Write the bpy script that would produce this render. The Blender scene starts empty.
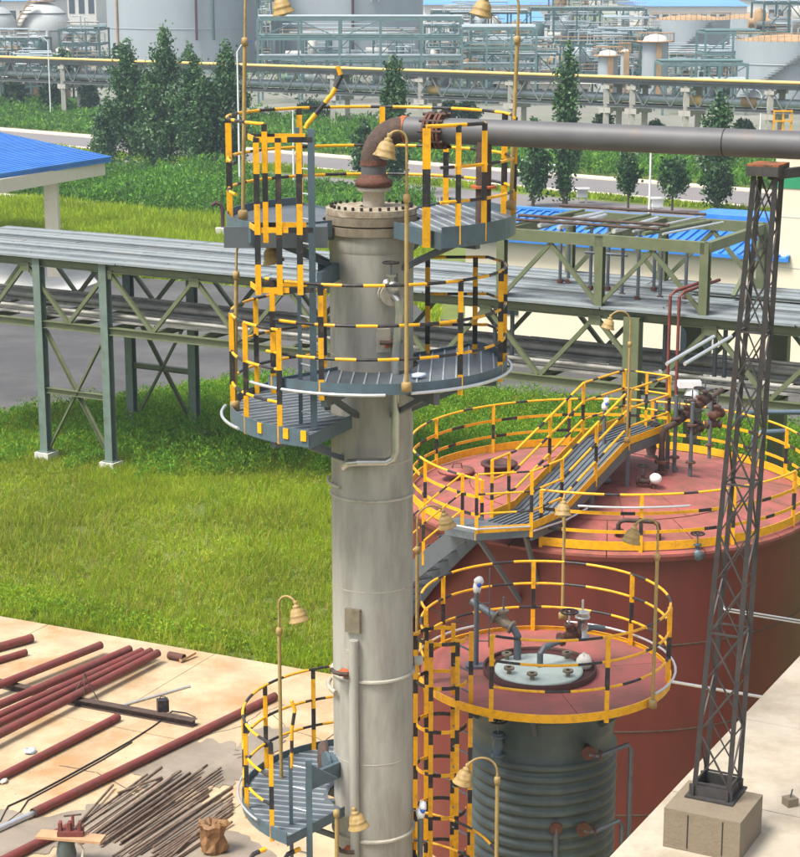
import bpy, math, random
import numpy as np
from mathutils import Vector as V, Matrix
random.seed(7); rng = np.random.default_rng(7)
sc = bpy.context.scene; COL = sc.collection
R = math.radians
# ---------------------------------------------------------------- camera, world, sun, exposure
PITCH, FPX, CH = R(13.4), 1900.0, 17.0
cam = bpy.data.cameras.new('camera'); co = bpy.data.objects.new('camera', cam); COL.objects.link(co)
co.location = (0, 0, CH); co.rotation_euler = (R(90) - PITCH, 0, 0)
cam.sensor_width = 36; cam.sensor_fit = 'HORIZONTAL'; cam.lens = 36 * FPX / 800
cam.clip_start = 0.5; cam.clip_end = 9000; sc.camera = co
SUN_EL, SUN_AZ = 60, 238          # azimuth clockwise from +Y (the viewing direction)
w = bpy.data.worlds.new('World'); sc.world = w; w.use_nodes = True
nt = w.node_tree; bg = nt.nodes['Background']; sky = nt.nodes.new('ShaderNodeTexSky')
sky.sky_type = 'NISHITA'; sky.sun_disc = False; sky.sun_elevation = R(SUN_EL); sky.sun_rotation = R(SUN_AZ)
sky.dust_density = 4.0; sky.air_density = 1.0; sky.ozone_density = 1.0; sky.altitude = 0
hs = nt.nodes.new('ShaderNodeHueSaturation'); hs.inputs['Saturation'].default_value = 0.42
nt.links.new(sky.outputs[0], hs.inputs['Color']); nt.links.new(hs.outputs[0], bg.inputs[0]); bg.inputs[1].default_value = 0.14
sl = bpy.data.lights.new('sun', 'SUN'); sl.energy = 2.6; sl.angle = R(18); sl.color = (1, .95, .87)
so = bpy.data.objects.new('sun', sl); COL.objects.link(so)
sd = V((math.sin(R(SUN_AZ)) * math.cos(R(SUN_EL)), math.cos(R(SUN_AZ)) * math.cos(R(SUN_EL)), math.sin(R(SUN_EL))))
so.rotation_euler = sd.to_track_quat('Z', 'Y').to_euler(); so.location = (0, 0, 60)
sc.view_settings.view_transform = 'Standard'; sc.view_settings.look = 'None'
sc.view_settings.exposure = 0.85; sc.view_settings.gamma = 1; sc.view_settings.use_curve_mapping = False
sc.cycles.volume_bounces = 0; sc.cycles.max_bounces = 6

# ---------------------------------------------------------------- unprojection of the survey points
def _d(px, py):
    a = (px - 400) / FPX; b = (428.5 - py) / FPX
    return V((a, math.cos(PITCH) + b * math.sin(PITCH), -math.sin(PITCH) + b * math.cos(PITCH)))
def pz(px, py, z=0.0):
    v = _d(px, py); return V((0, 0, CH)) + v * ((z - CH) / v.z)
def pY(px, py, Y):
    v = _d(px, py); return V((0, 0, CH)) + v * (Y / v.y)

# ---------------------------------------------------------------- materials
M = {}
def mat(name, col, rough=.6, metal=0., var=.12, scale=3., stain=None, samt=.0, sscale=1.2, bump=.0, bscale=40., streak=1., spec=.5, trans=0):
    m = bpy.data.materials.new(name); m.use_nodes = True; n = m.node_tree.nodes; L = m.node_tree.links
    b = n['Principled BSDF']; b.inputs['Roughness'].default_value = rough; b.inputs['Metallic'].default_value = metal
    b.inputs['Specular IOR Level'].default_value = spec
    tc = n.new('ShaderNodeTexCoord'); mp = n.new('ShaderNodeMapping'); mp.inputs['Scale'].default_value = (1, 1, 1 / streak)
    L.new(tc.outputs['Object'], mp.inputs[0])
    n1 = n.new('ShaderNodeTexNoise'); n1.inputs['Scale'].default_value = scale; n1.inputs['Detail'].default_value = 6; n1.inputs['Roughness'].default_value = .65
    L.new(mp.outputs[0], n1.inputs['Vector'])
    r1 = n.new('ShaderNodeMapRange'); r1.inputs[1].default_value = .3; r1.inputs[2].default_value = .7
    r1.inputs[3].default_value = 1 - var; r1.inputs[4].default_value = 1 + var; L.new(n1.outputs['Fac'], r1.inputs[0])
    mx = n.new('ShaderNodeVectorMath'); mx.operation = 'SCALE'; mx.inputs[0].default_value = col
    L.new(r1.outputs[0], mx.inputs['Scale']); out = mx.outputs[0]
    if stain:
        n2 = n.new('ShaderNodeTexNoise'); n2.inputs['Scale'].default_value = sscale; n2.inputs['Detail'].default_value = 8; n2.inputs['Roughness'].default_value = .7
        L.new(mp.outputs[0], n2.inputs['Vector'])
        r2 = n.new('ShaderNodeMapRange'); r2.inputs[1].default_value = .56 - samt * .25; r2.inputs[2].default_value = .74 - samt * .2; r2.inputs[4].default_value = min(1, .4 + samt)
        L.new(n2.outputs['Fac'], r2.inputs[0])
        mm = n.new('ShaderNodeMix'); mm.data_type = 'RGBA'; mm.inputs['B'].default_value = (*stain, 1)
        L.new(r2.outputs[0], mm.inputs['Factor']); L.new(out, mm.inputs['A']); out = mm.outputs['Result']
    L.new(out, b.inputs['Base Color'])
    if bump:
        n3 = n.new('ShaderNodeTexNoise'); n3.inputs['Scale'].default_value = bscale; n3.inputs['Detail'].default_value = 4
        L.new(mp.outputs[0], n3.inputs['Vector'])
        bp = n.new('ShaderNodeBump'); bp.inputs['Strength'].default_value = bump; bp.inputs['Distance'].default_value = .03
        L.new(n3.outputs['Fac'], bp.inputs['Height']); L.new(bp.outputs[0], b.inputs['Normal'])
    if trans:
        tr = n.new('ShaderNodeBsdfTranslucent'); L.new(out, tr.inputs['Color']); ms = n.new('ShaderNodeMixShader'); ms.inputs[0].default_value = trans
        L.new(b.outputs[0], ms.inputs[1]); L.new(tr.outputs[0], ms.inputs[2]); L.new(ms.outputs[0], n['Material Output'].inputs['Surface'])
    M[name] = m; return m
mat('yellow', (.82, .40, .006), .4, var=.1, scale=8, stain=(.33, .15, .04), samt=.22, sscale=11)
mat('black', (.02, .02, .024), .45, var=.3, scale=9, stain=(.12, .08, .05), samt=.25, sscale=10)
mat('steel', (.12, .14, .16), .5, .35, var=.15, scale=5, stain=(.10, .07, .05), samt=.1, sscale=5)
mat('deck_steel', (.12, .145, .165), .5, .3, var=.2, scale=4, stain=(.2, .2, .19), samt=.2, sscale=3)
mat('rib_steel', (.42, .46, .48), .45, .3, var=.2, scale=5)
mat('bluesteel', (.09, .135, .165), .5, .2, var=.15, scale=5, stain=(.08, .06, .05), samt=.12, sscale=4)
mat('silver', (.62, .64, .66), .35, .7, var=.1)
mat('stainless', (.5, .5, .48), .3, .8, var=.15, scale=8)
mat('column_paint', (.36, .345, .30), .65, var=.14, scale=2.2, stain=(.22, .205, .175), samt=.42, sscale=2.6, streak=5, bump=.1, bscale=15)
mat('column_trim', (.42, .39, .32), .6, var=.15, scale=6, stain=(.16, .12, .08), samt=.2, sscale=5)
mat('cover_tan', (.34, .30, .22), .7, var=.2, scale=7, stain=(.17, .10, .05), samt=.45, sscale=6)
mat('flange', (.22, .185, .13), .6, .2, var=.25, scale=6, stain=(.08, .05, .03), samt=.2, sscale=5)
mat('rust', (.11, .045, .028), .85, var=.35, scale=12, stain=(.06, .03, .02), samt=.3, sscale=10, bump=.4)
mat('rust_bright', (.42, .10, .03), .8, var=.3, scale=12, stain=(.1, .04, .02), samt=.2, sscale=8)
mat('rust_saddle', (.26, .085, .03), .8, var=.3, scale=12, stain=(.06, .03, .02), samt=.5, sscale=9)
mat('mast_steel', (.05, .046, .045), .6, .2, var=.25, scale=6, stain=(.13, .08, .05), samt=.12, sscale=4)
mat('rust_dark', (.07, .045, .035), .8, .1, var=.4, scale=9, stain=(.13, .075, .05), samt=.2, sscale=7, bump=.3)
mat('grey_pipe', (.10, .10, .105), .55, .1, var=.12, scale=3, stain=(.17, .12, .08), samt=.05, sscale=2.5)
mat('tank_red', (.125, .022, .015), .5, var=.12, scale=1.2, stain=(.085, .018, .012), samt=.5, sscale=.8, streak=3)
mat('roof_red', (.34, .095, .08), .65, var=.12, scale=1.4, stain=(.19, .075, .05), samt=.6, sscale=1.7)
mat('roof_red2', (.35, .095, .08), .65, var=.08, scale=1.3, stain=(.19, .075, .055), samt=.6, sscale=1.0)
mat('pipe_red', (.18, .036, .03), .65, var=.25, scale=5, stain=(.11, .05, .035), samt=.45, sscale=3)
mat('coil_green', (.062, .088, .085), .5, var=.25, scale=2.5, stain=(.10, .12, .115), samt=.2, sscale=2.5, streak=2)
mat('lid_green', (.40, .47, .43), .6, var=.12, scale=5, stain=(.25, .3, .27), samt=.2, sscale=3)
mat('dark', (.02, .017, .015), .7)
mat('dark_red', (.06, .018, .015), .7, var=.2)
mat('brass', (.34, .23, .085), .6, .0, var=.3, scale=14, stain=(.2, .11, .04), samt=.2, sscale=9)
mat('pole_gold', (.34, .235, .08), .6, 0, var=.2, scale=9, stain=(.2, .12, .05), samt=.15, sscale=6)
mat('glass_dull', (.35, .33, .25), .25)
mat('rack_green', (.12, .14, .072), .55, .1, var=.15, scale=2.5, stain=(.18, .17, .12), samt=.15, sscale=2)
mat('rack_teal', (.14, .19, .165), .55, .1, var=.15, scale=2.5, stain=(.09, .09, .06), samt=.15, sscale=2)
mat('tray_grey', (.21, .24, .25), .8, 0, var=.25, scale=.9, stain=(.16, .13, .10), samt=.2, sscale=.9)
mat('tray_brown', (.33, .32, .29), .6, .1, var=.3, scale=1.0, stain=(.11, .09, .07), samt=.25, sscale=.8)
mat('concrete', (.43, .335, .21), .85, var=.2, scale=.9, stain=(.36, .19, .07), samt=.42, sscale=.5, bump=.15, bscale=10)
mat('roof_concrete', (.42, .365, .285), .85, var=.14, scale=.9, stain=(.31, .255, .18), samt=.5, sscale=1.1, bump=.25, bscale=14)
mat('block_concrete', (.20, .16, .11), .9, var=.15, scale=3, stain=(.15, .12, .09), samt=.25, sscale=3, bump=.3, bscale=20)
mat('pale_concrete', (.55, .54, .50), .85, var=.12, scale=.5, stain=(.35, .33, .3), samt=.15, sscale=.5)
mat('damp', (.27, .225, .17), .45, var=.12, scale=.8, stain=(.19, .155, .115), samt=.5, sscale=.9)
mat('asphalt', (.062, .061, .062), .85, var=.2, scale=.3, stain=(.10, .098, .095), samt=.4, sscale=.15)
mat('asphalt_far', (.18, .165, .165), .85, var=.08, scale=.1)
mat('plant_ground', (.20, .195, .165), .9, var=.2, scale=.06, stain=(.10, .14, .06), samt=.3, sscale=.05)
mat('kerb', (.6, .52, .42), .85, var=.1, scale=.3)
mat('soil', (.12, .155, .025), .95, var=.4, scale=.25, stain=(.075, .06, .03), samt=.2, sscale=.5)
for i, c in enumerate([(.34, .43, .016), (.25, .37, .014), (.44, .42, .06), (.15, .27, .016)]):
    mat('grass%d' % i, c, .6, var=.3, scale=.22, stain=(c[0]*.8, c[1]*.95, c[2]), samt=.25, sscale=.4, spec=.2, trans=.4)
mat('stem_brown', (.30, .22, .08), .8, var=.2, trans=.3)
for i, c in enumerate([(.07, .19, .018), (.11, .28, .026), (.19, .38, .04)]):
    mat('weed%d' % i, c, .6, var=.3, scale=.12, spec=.2, trans=.4)
for i, c in enumerate([(.018, .06, .02), (.045, .12, .035), (.10, .20, .065), (.26, .36, .24)]):
    mat('leaf%d' % i, (c[0]*1.2, c[1]*1.15, c[2]*1.15), .5, var=.25, scale=.3, spec=.3, trans=.3)
mat('bark', (.10, .08, .06), .9, var=.3, scale=4)
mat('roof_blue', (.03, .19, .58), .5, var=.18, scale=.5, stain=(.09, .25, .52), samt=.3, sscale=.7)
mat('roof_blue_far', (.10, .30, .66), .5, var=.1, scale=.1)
mat('cream', (.74, .66, .50), .8, var=.04, scale=.4, stain=(.6, .52, .38), samt=.08, sscale=.5)
mat('cream_beam', (.68, .62, .48), .75, var=.05)
mat('stripe_green', (.02, .25, .11), .7, var=.06)
mat('white', (.75, .76, .76), .6, var=.06)
mat('offwhite', (.62, .60, .54), .6, var=.15, scale=3)
mat('window_dark', (.03, .04, .05), .2)
mat('tank_grey', (.33, .375, .40), .55, .1, var=.07, scale=.08, stain=(.24, .28, .30), samt=.25, sscale=.07, streak=3)
mat('sphere_grey', (.47, .50, .49), .55, var=.07, scale=.3)
mat('far_green', (.05, .105, .10), .6, var=.2, scale=.3)
mat('far_teal', (.11, .19, .19), .6, var=.2, scale=.3)
mat('far_grey', (.14, .15, .15), .7, var=.3, scale=.3)
mat('far_pipe', (.36, .43, .46), .45, .2, var=.1, scale=.3)
mat('far_yellow', (.75, .50, .16), .5, var=.1, scale=.4)
mat('far_rust', (.36, .23, .12), .8, var=.3, scale=.5)
mat('far_conc', (.42, .40, .36), .85, var=.15, scale=1)
mat('cloth_blue', (.55, .65, .8), .7, var=.15, scale=20)
mat('blue', (.02, .10, .5), .5); mat('sack', (.20, .10, .035), .6, var=.4, scale=8, stain=(.14, .07, .03), samt=.3, sscale=7)
mat('timber', (.42, .26, .14), .8, var=.2); mat('rebar', (.17, .115, .08), .7, .3, var=.35, scale=4, stain=(.36, .29, .22), samt=.3, sscale=3)
mat('rebar_pale', (.36, .29, .22), .7, .2, var=.3, scale=4, stain=(.15, .1, .07), samt=.3, sscale=3)
mat('marking', (.50, .30, .31), .8, var=.1)
YB = ['yellow', 'black']; UP_ST = (.52, .28)          # stripe lengths on the column platforms
TK_ST = (1.15, .28)

# ---------------------------------------------------------------- mesh builder
class MB:
    def __init__(s): s.v = []; s.f = []; s.m = []; s.sm = []
    def add(s, vs, fs, mi=0, smooth=False):
        o = len(s.v); s.v += [tuple(p) for p in vs]
        for f in fs: s.f.append([i + o for i in f]); s.m.append(mi); s.sm.append(smooth)
        return s
    def box(s, c, d, rz=0, mi=0):
        c = V(c); ca, sa = math.cos(rz), math.sin(rz); vs = []
        for z in (-.5, .5):
            for x, y in ((-.5, -.5), (.5, -.5), (.5, .5), (-.5, .5)):
                X, Y = x * d[0], y * d[1]; vs.append(c + V((X * ca - Y * sa, X * sa + Y * ca, z * d[2])))
        return s.add(vs, [(3, 2, 1, 0), (4, 5, 6, 7), (0, 1, 5, 4), (1, 2, 6, 5), (2, 3, 7, 6), (3, 0, 4, 7)], mi)
    def prism(s, poly, z0, z1, mi=0, mit=None):
        n = len(poly); vs = [(p[0], p[1], z0) for p in poly] + [(p[0], p[1], z1) for p in poly]
        s.add(vs, [tuple(range(n))[::-1]] + [(i, (i + 1) % n, n + (i + 1) % n, n + i) for i in range(n)], mi)
        return s.add([(p[0], p[1], z1) for p in poly], [tuple(range(n))], mi if mit is None else mit)
    def _fr(s, d, up=None):
        d = d.normalized(); up = V(up) if up else (V((0, 0, 1)) if abs(d.z) < .95 else V((0, 1, 0)))
        a = d.cross(up).normalized(); return a, a.cross(d).normalized()
    def beam(s, p, q, w_, h, stripes=None, up=None, prof='box'):
        p, q = V(p), V(q); d = q - p; L = d.length
        if L < 1e-6: return s
        a, b = s._fr(d, up)
        if prof == 'box': pr = [(-w_/2, -h/2), (w_/2, -h/2), (w_/2, h/2), (-w_/2, h/2)]
        elif prof == 'I':
            t = min(w_, h) * .1; pr = [(-w_/2, -h/2), (w_/2, -h/2), (w_/2, -h/2+t), (t/2, -h/2+t), (t/2, h/2-t), (w_/2, h/2-t), (w_/2, h/2), (-w_/2, h/2), (-w_/2, h/2-t), (-t/2, h/2-t), (-t/2, -h/2+t), (-w_/2, -h/2+t)]
        elif prof == 'L':
            t = w_ * .15; pr = [(-w_/2, -h/2), (w_/2, -h/2), (w_/2, -h/2+t), (-w_/2+t, -h/2+t), (-w_/2+t, h/2), (-w_/2, h/2)]
        cuts = [(0, L, 0)]
        if stripes:
            cuts = []; x = 0; k = 0
            while x < L - 1e-6:
                y = min(L, x + stripes[k % 2]); cuts.append((x, y, k % 2)); x = y; k += 1
        n = len(pr); dn = d.normalized()
        for i, (x, y, mi) in enumerate(cuts):
            vs = [p + dn * x + a * u + b * w2 for u, w2 in pr] + [p + dn * y + a * u + b * w2 for u, w2 in pr]
            fs = [(j, (j+1) % n, n + (j+1) % n, n + j) for j in range(n)]
            if i == 0: fs.append(tuple(range(n))[::-1])
            if i == len(cuts) - 1: fs.append(tuple(range(n, 2*n)))
            s.add(vs, fs, mi)
        return s
    def tube(s, pts, r, n=8, stripes=None, mi=0, caps=True, phase=0.):
        pts = [V(p) for p in pts]; P = [(pts[0], 0)]
        if stripes:
            per = stripes[0] + stripes[1]; P = []; acc = phase; P.append((pts[0], 0 if (acc % per) < stripes[0] else 1))
            for a, b in zip(pts, pts[1:]):
                L = (b - a).length; x = 0
                if L < 1e-9: continue
                while True:
                    ph = (acc + x) % per; rem = (stripes[0] - ph) if ph < stripes[0] - 1e-7 else (per - ph)
                    if x + rem >= L - 1e-5: break
                    x += rem; ph2 = (acc + x + 1e-6) % per; P.append((a + (b - a) * (x / L), 0 if ph2 < stripes[0] else 1))
                acc += L; P.append((b, 0 if (acc + 1e-6) % per < stripes[0] else 1))
        else: P = [(p, mi) for p in pts]
        rr = r if isinstance(r, (list, tuple)) else [r] * len(P); rings = []; a = None
        for i, (p, _) in enumerate(P):
            d = (P[min(i+1, len(P)-1)][0] - P[max(i-1, 0)][0]).normalized()
            if a is None: a, b = s._fr(d)
            else: a = (a - d * a.dot(d)).normalized(); b = a.cross(d)
            rings.append([p + (a * math.cos(2*math.pi*k/n) + b * math.sin(2*math.pi*k/n)) * rr[i] for k in range(n)])
        for i in range(len(P) - 1):
            s.add(rings[i] + rings[i+1], [(k, (k+1) % n, n + (k+1) % n, n + k) for k in range(n)], P[i][1], True)
        if caps: s.add(rings[0], [tuple(range(n))[::-1]], P[0][1]); s.add(rings[-1], [tuple(range(n))], P[-1][1])
        return s
    def lathe(s, prof, c=(0, 0, 0), n=32, mi=0, axis=None, smooth=True, a0=0., a1=2*math.pi):
        c = V(c); ax = V(axis).normalized() if axis else V((0, 0, 1)); u, w2 = (V((1, 0, 0)), V((0, 1, 0))) if not axis else s._fr(ax)
        full = abs(a1 - a0 - 2*math.pi) < 1e-6; m = n if full else n + 1; vs = []
        for r, z in prof:
            for k in range(m):
                t = a0 + (a1 - a0) * k / n; vs.append(c + u * (r * math.cos(t)) + w2 * (r * math.sin(t)) + ax * z)
        fs = []
        for i in range(len(prof) - 1):
            for k in range(n if not full else n):
                k2 = (k + 1) % m; fs.append((i*m + k, i*m + k2, (i+1)*m + k2, (i+1)*m + k))
        return s.add(vs, fs, mi, smooth)
    def cyl(s, p, q, r, n=12, mi=0): return s.tube([p, q], r, n, mi=mi)
    def sphere(s, c, r, n=12, mi=0, jit=0, sz=1):
        c = V(c); vs = []; h = n // 2
        for i in range(h + 1):
            for k in range(n):
                t, p = math.pi * i / h, 2*math.pi*k/n; q = r * (1 + random.uniform(-jit, jit))
                vs.append(c + V((q*math.sin(t)*math.cos(p), q*math.sin(t)*math.sin(p), q*sz*math.cos(t))))
        return s.add(vs, [(i*n+k, (i+1)*n+k, (i+1)*n+(k+1) % n, i*n+(k+1) % n) for i in range(h) for k in range(n)], mi, True)
    def build(s, name, mats, parent=None, loc=None, kind=None, label=None):
        if isinstance(mats, str): mats = [mats]
        o0 = V((0, 0, 0)); p = parent
        while p is not None: o0 = o0 + p.location; p = p.parent
        l = V(loc) if loc is not None else V((0, 0, 0))
        if parent is None and loc is None: l = V((0, 0, 0))
        me = bpy.data.meshes.new(name); off = o0 + l
        me.from_pydata([(a - off.x, b - off.y, c - off.z) for a, b, c in s.v], [], s.f)
        for m in mats: me.materials.append(M[m])
        me.polygons.foreach_set('material_index', s.m); me.polygons.foreach_set('use_smooth', s.sm); me.update()
        o = bpy.data.objects.new(name, me); COL.objects.link(o); o.location = l
        if parent is not None: o.parent = parent
        if kind: o['kind'] = kind
        if label: o['label'] = label
        return o
def thing(name, label, cat, loc, group=None):
    o = bpy.data.objects.new(name, None); COL.objects.link(o); o.location = loc; o.empty_display_size = .2
    o['label'] = label; o['category'] = cat
    if group: o['group'] = group
    return o
def tag(o, label, cat, group=None):
    o['label'] = label; o['category'] = cat
    if group: o['group'] = group
    return o
def inst(me, name, parent, loc=(0, 0, 0), rz=0, rot=None, scale=None):
    o = bpy.data.objects.new(name, me); COL.objects.link(o); o.parent = parent; o.location = loc
    o.rotation_euler = rot if rot else (0, 0, rz)
    if scale: o.scale = scale
    return o
def arc(c, r, a0, a1, z, n=24):
    return [V((c[0] + r*math.cos(R(a0 + (a1-a0)*i/n)), c[1] + r*math.sin(R(a0 + (a1-a0)*i/n)), z)) for i in range(n+1)]
def resample(path, d):
    out = [path[0]]; acc = 0
    for a, b in zip(path, path[1:]):
        L = (b - a).length; x = d - acc
        while x <= L: out.append(a + (b-a)*(x/L)); x += d
        acc = (acc + L) % d
    return out
def railing(root, path, h=1.1, spacing=1.2, st=UP_ST, pst=None, levels=(1, .66, .33), pr=.019, post=.055, toe=None, posts=None, closed=False, ends=True, flat=False):
    path = [V(p) for p in path]; L = sum((b-a).length for a, b in zip(path, path[1:]))
    k = max(1, round(L / spacing))
    if posts is None: pp = resample(path, L / k * .99999)
    else: pp = [V(p) for p in posts]
    if closed: pp = pp[:k]
    for p in pp: MB().beam(p + V((0, 0, -.12)), p + V((0, 0, h)), post, post, stripes=pst or ((.46, .32) if st[0] > .45 else st), up=(0, 1, 0)).build('railing_post', YB, root)
    for i, lv in enumerate(levels):
        off = V((0, 0, h*lv)); ph = random.uniform(0, sum(st))
        m = MB()
        if i and flat:
            pts = [p + off for p in path]
            acc = ph; per = sum(st)
            for a, b in zip(pts, pts[1:]):
                L2 = (b-a).length; n = max(1, int(L2/.1)); 
                for j in range(n):
                    mi = 0 if (acc % per) < st[0] else 1; acc += L2/n
                    m.beam(a+(b-a)*(j/n), a+(b-a)*((j+1)/n), .012, .06); 
                    for q in range(6 if len(m.m) >= 6 else len(m.m)): m.m[-1-q] = mi
        else: m.tube([p + off for p in path], pr, 8, stripes=st, phase=ph)
        m.build('top_rail' if i == 0 else 'mid_rail', YB, root)
    if toe:
        m = MB()
        for a, b in zip(path, path[1:]): m.beam(a + V((0, 0, toe*.5)), b + V((0, 0, toe*.5)), .012, toe)
        m.build('toe_plate', 'yellow', root)
def flanged(m, c, ax, r, t=.03, mi=0, n=16):
    ax = V(ax).normalized(); c = V(c); m.lathe([(0, -t/2), (r, -t/2), (r, t/2), (0, t/2)], c, n, mi, axis=ax, smooth=False)
def valve(root, c, ax, s=1., mats=('rust', 'steel'), wheel=True, name='valve'):
    """a flanged valve body with bonnet, stem and hand wheel"""
    ax = V(ax).normalized(); c = V(c); m = MB()
    m.lathe([(0, -.14*s), (.09*s, -.14*s), (.09*s, -.11*s), (.05*s, -.11*s), (.075*s, 0), (.05*s, .11*s), (.09*s, .11*s), (.09*s, .14*s), (0, .14*s)], c, 14, 0, axis=ax)
    m.cyl(c, c + V((0, 0, .16*s)), .04*s, 10); flanged(m, c + V((0, 0, .15*s)), (0, 0, 1), .07*s, .03*s); m.cyl(c + V((0, 0, .16*s)), c + V((0, 0, .34*s)), .014*s, 6, 1)
    o = m.build(name, list(mats), root)
    if wheel:
        wpts = arc((c.x, c.y), .11*s, 0, 360, c.z + .33*s, 18); m2 = MB().tube(wpts, .013*s, 6, caps=False)
        for k in range(3): m2.cyl(wpts[k*6], wpts[(k*6+9) % 18], .008*s, 5)
        m2.build('hand_wheel', 'dark', o)
    return o

exec_order = 'structure first'
# ---------------------------------------------------------------- SETTING: ground, slab, roads
def sheet(name, pts, z, m, kind='structure', thick=None):
    b = MB()
    if thick: b.prism(pts, z - thick, z)
    else: b.add([(p[0], p[1], z) for p in pts], [tuple(range(len(pts)))])
    return b.build(name, m, kind=kind)
g = MB(); g.add([(-4000, -60, 0), (4000, -60, 0), (4000, 7000, 0), (-4000, 7000, 0)], [(0, 1, 2, 3)]); g.build('ground', 'soil', kind='structure')
# concrete working slab with panels
sA, sB = pz(0, 620), pz(328, 678); su = (sB - sA).normalized(); sn = V((su.y, -su.x, 0))   # sn points towards the camera
slab = MB()
e0, e1 = sA - su*14, sB + su*16
slab.prism([e0, e0 + sn*32, e1 + sn*32, e1], -.1, .05); slab = slab.build('concrete_slab', 'dark', kind='structure')
PW = 5.2
for i in range(8):
    for j in range(5):
        a = e0 + su*(i*PW) + sn*(j*PW)
        q = [a + su*.012 + sn*.012, a + su*.012 + sn*(PW-.012), a + su*(PW-.012) + sn*(PW-.012), a + su*(PW-.012) + sn*.012]
        dz = random.uniform(-.003, .003)
        MB().prism([(p.x, p.y) for p in q], .02, .12 + dz).build('slab_panel', 'concrete', slab)
SZ = .122
def blob(name, cx, cy, rx, ry, rz, m, z=SZ+.008, n=110, seed=1):
    rr = random.Random(seed); ph = [rr.uniform(0, 6.28) for _ in range(9)]; pts = []
    for k in range(n):
        t = 2*math.pi*k/n; q = 1 + sum(.2/(j+1)**.8*math.sin((j+2)*t*(1 if j < 5 else 2) + ph[j]) for j in range(9)) + rr.uniform(-.03, .03)
        x, y = rx*q*math.cos(t), ry*q*math.sin(t); pts.append((cx + x*math.cos(rz) - y*math.sin(rz), cy + x*math.sin(rz) + y*math.cos(rz)))
    b = MB(); b.add([(cx, cy, z)] + [(p[0], p[1], z) for p in pts], [(0, 1+k, 1+(k+1) % n) for k in range(n)]); return b.build(name, m, kind='structure')
c = pz(205, 765, SZ); blob('damp_patch', c.x, c.y, 1.25, 1.5, .6, 'damp', seed=3)
c = pz(150, 835, SZ); blob('damp_patch', c.x, c.y, 2.1, 1.7, .3, 'damp', seed=5, z=SZ+.012)
c = pz(15, 835, SZ); blob('damp_patch', c.x, c.y, 1.7, 1.2, .5, 'damp', seed=9, z=SZ+.016)
c = pz(262, 745, SZ); blob('damp_patch', c.x, c.y, .5, 1.1, -.4, 'damp', seed=12, z=SZ+.02)

# asphalt yard behind the rack
yard = [pz(*a) for a in ((-60, 425), (0, 413), (120, 397), (235, 378), (415, 383), (600, 402), (820, 432), (1100, 440), (1050, 362), (800, 360), (430, 318), (410, 300), (330, 296), (200, 283), (0, 268), (-60, 262))]
sheet('asphalt_yard', yard, .02, 'asphalt')
sheet('concrete_pad', [pz(*a) for a in ((-40, 296), (70, 294), (98, 284), (88, 270), (40, 262), (-40, 250))], .10, 'pale_concrete', thick=.3)
# dual carriageway
def strip(name, a, b, c, d, z, m, thick=None):
    A, B, C_, D = pz(*a), pz(*b), pz(*c), pz(*d); u1, u2 = (B-A), (C_-D)
    sheet(name, [A - u1*.7, B + u1*1.2, C_ + u2*1.2, D - u2*.7], z, m, thick=thick)
strip('far_road', (0, 130), (800, 196), (800, 212), (0, 141), .03, 'asphalt_far')
strip('near_road', (0, 150), (800, 219), (800, 236), (0, 163), .03, 'asphalt_far')
strip('far_kerb', (0, 128.6), (800, 194), (800, 196.5), (0, 131), .15, 'kerb', .3)
strip('median_kerb', (0, 140.6), (800, 211.4), (800, 212.8), (0, 142), .13, 'kerb', .3)
strip('near_kerb', (0, 163), (800, 235), (800, 236.4), (0, 164.2), .13, 'pale_concrete', .3)
strip('service_path', (-40, 190), (100, 205), (103, 208), (-40, 193), .1, 'pale_concrete', .3)
sheet('plant_yard', [pY(-400, 0, 262).xy, pY(-100, 0, 262).xy, pY(900, 0, 206).xy, pY(1300, 0, 206).xy, (420, 700), (-420, 700)], .03, 'plant_ground')
exec_order = 'vegetation'
# ---------------------------------------------------------------- vegetation (numpy)
def inpoly(x, y, poly):
    r = np.zeros(len(x), bool); n = len(poly); j = n - 1
    for i in range(n):
        xi, yi = poly[i][0], poly[i][1]; xj, yj = poly[j][0], poly[j][1]
        with np.errstate(divide='ignore', invalid='ignore'):
            c = ((yi > y) != (yj > y)) & (x < (xj-xi)*(y-yi)/(yj-yi+1e-12)+xi)
        r ^= c; j = i
    return r
def npmesh(name, verts, nper, nm, mi, mats, parent=None, kind=None):
    """verts (N,k,3): one face of k corners each"""
    N, k, _ = verts.shape; me = bpy.data.meshes.new(name)
    me.vertices.add(N*k); me.vertices.foreach_set('co', verts.reshape(-1).astype(np.float32))
    me.loops.add(N*k); me.loops.foreach_set('vertex_index', np.arange(N*k, dtype=np.int32))
    me.polygons.add(N); me.polygons.foreach_set('loop_start', (np.arange(N)*k).astype(np.int32))
    for m in mats: me.materials.append(M[m])
    me.polygons.foreach_set('material_index', mi.astype(np.int32)); me.update(calc_edges=True)
    o = bpy.data.objects.new(name, me); COL.objects.link(o)
    if parent is not None: o.parent = parent
    if kind: o['kind'] = kind
    return o
def scatter(poly, n, excl=()):
    P = np.array([(p[0], p[1]) for p in poly]); a, b = P.min(0), P.max(0); X = np.zeros((0, 2))
    while len(X) < n:
        q = rng.uniform(a, b, (n*2, 2)); k = inpoly(q[:, 0], q[:, 1], poly)
        for e in excl: k &= ~inpoly(q[:, 0], q[:, 1], e)
        X = np.vstack([X, q[k]])
    return X[:n]
def patchy(X, s=.25, seed=0):
    r = np.random.default_rng(seed); v = np.zeros(len(X))
    for k in range(7):
        a = r.uniform(0, 6.28); f = s*r.uniform(.5, 3); v += np.sin((X[:, 0]*np.cos(a) + X[:, 1]*np.sin(a))*f + r.uniform(0, 6.28))/7**.5
    return v
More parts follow.
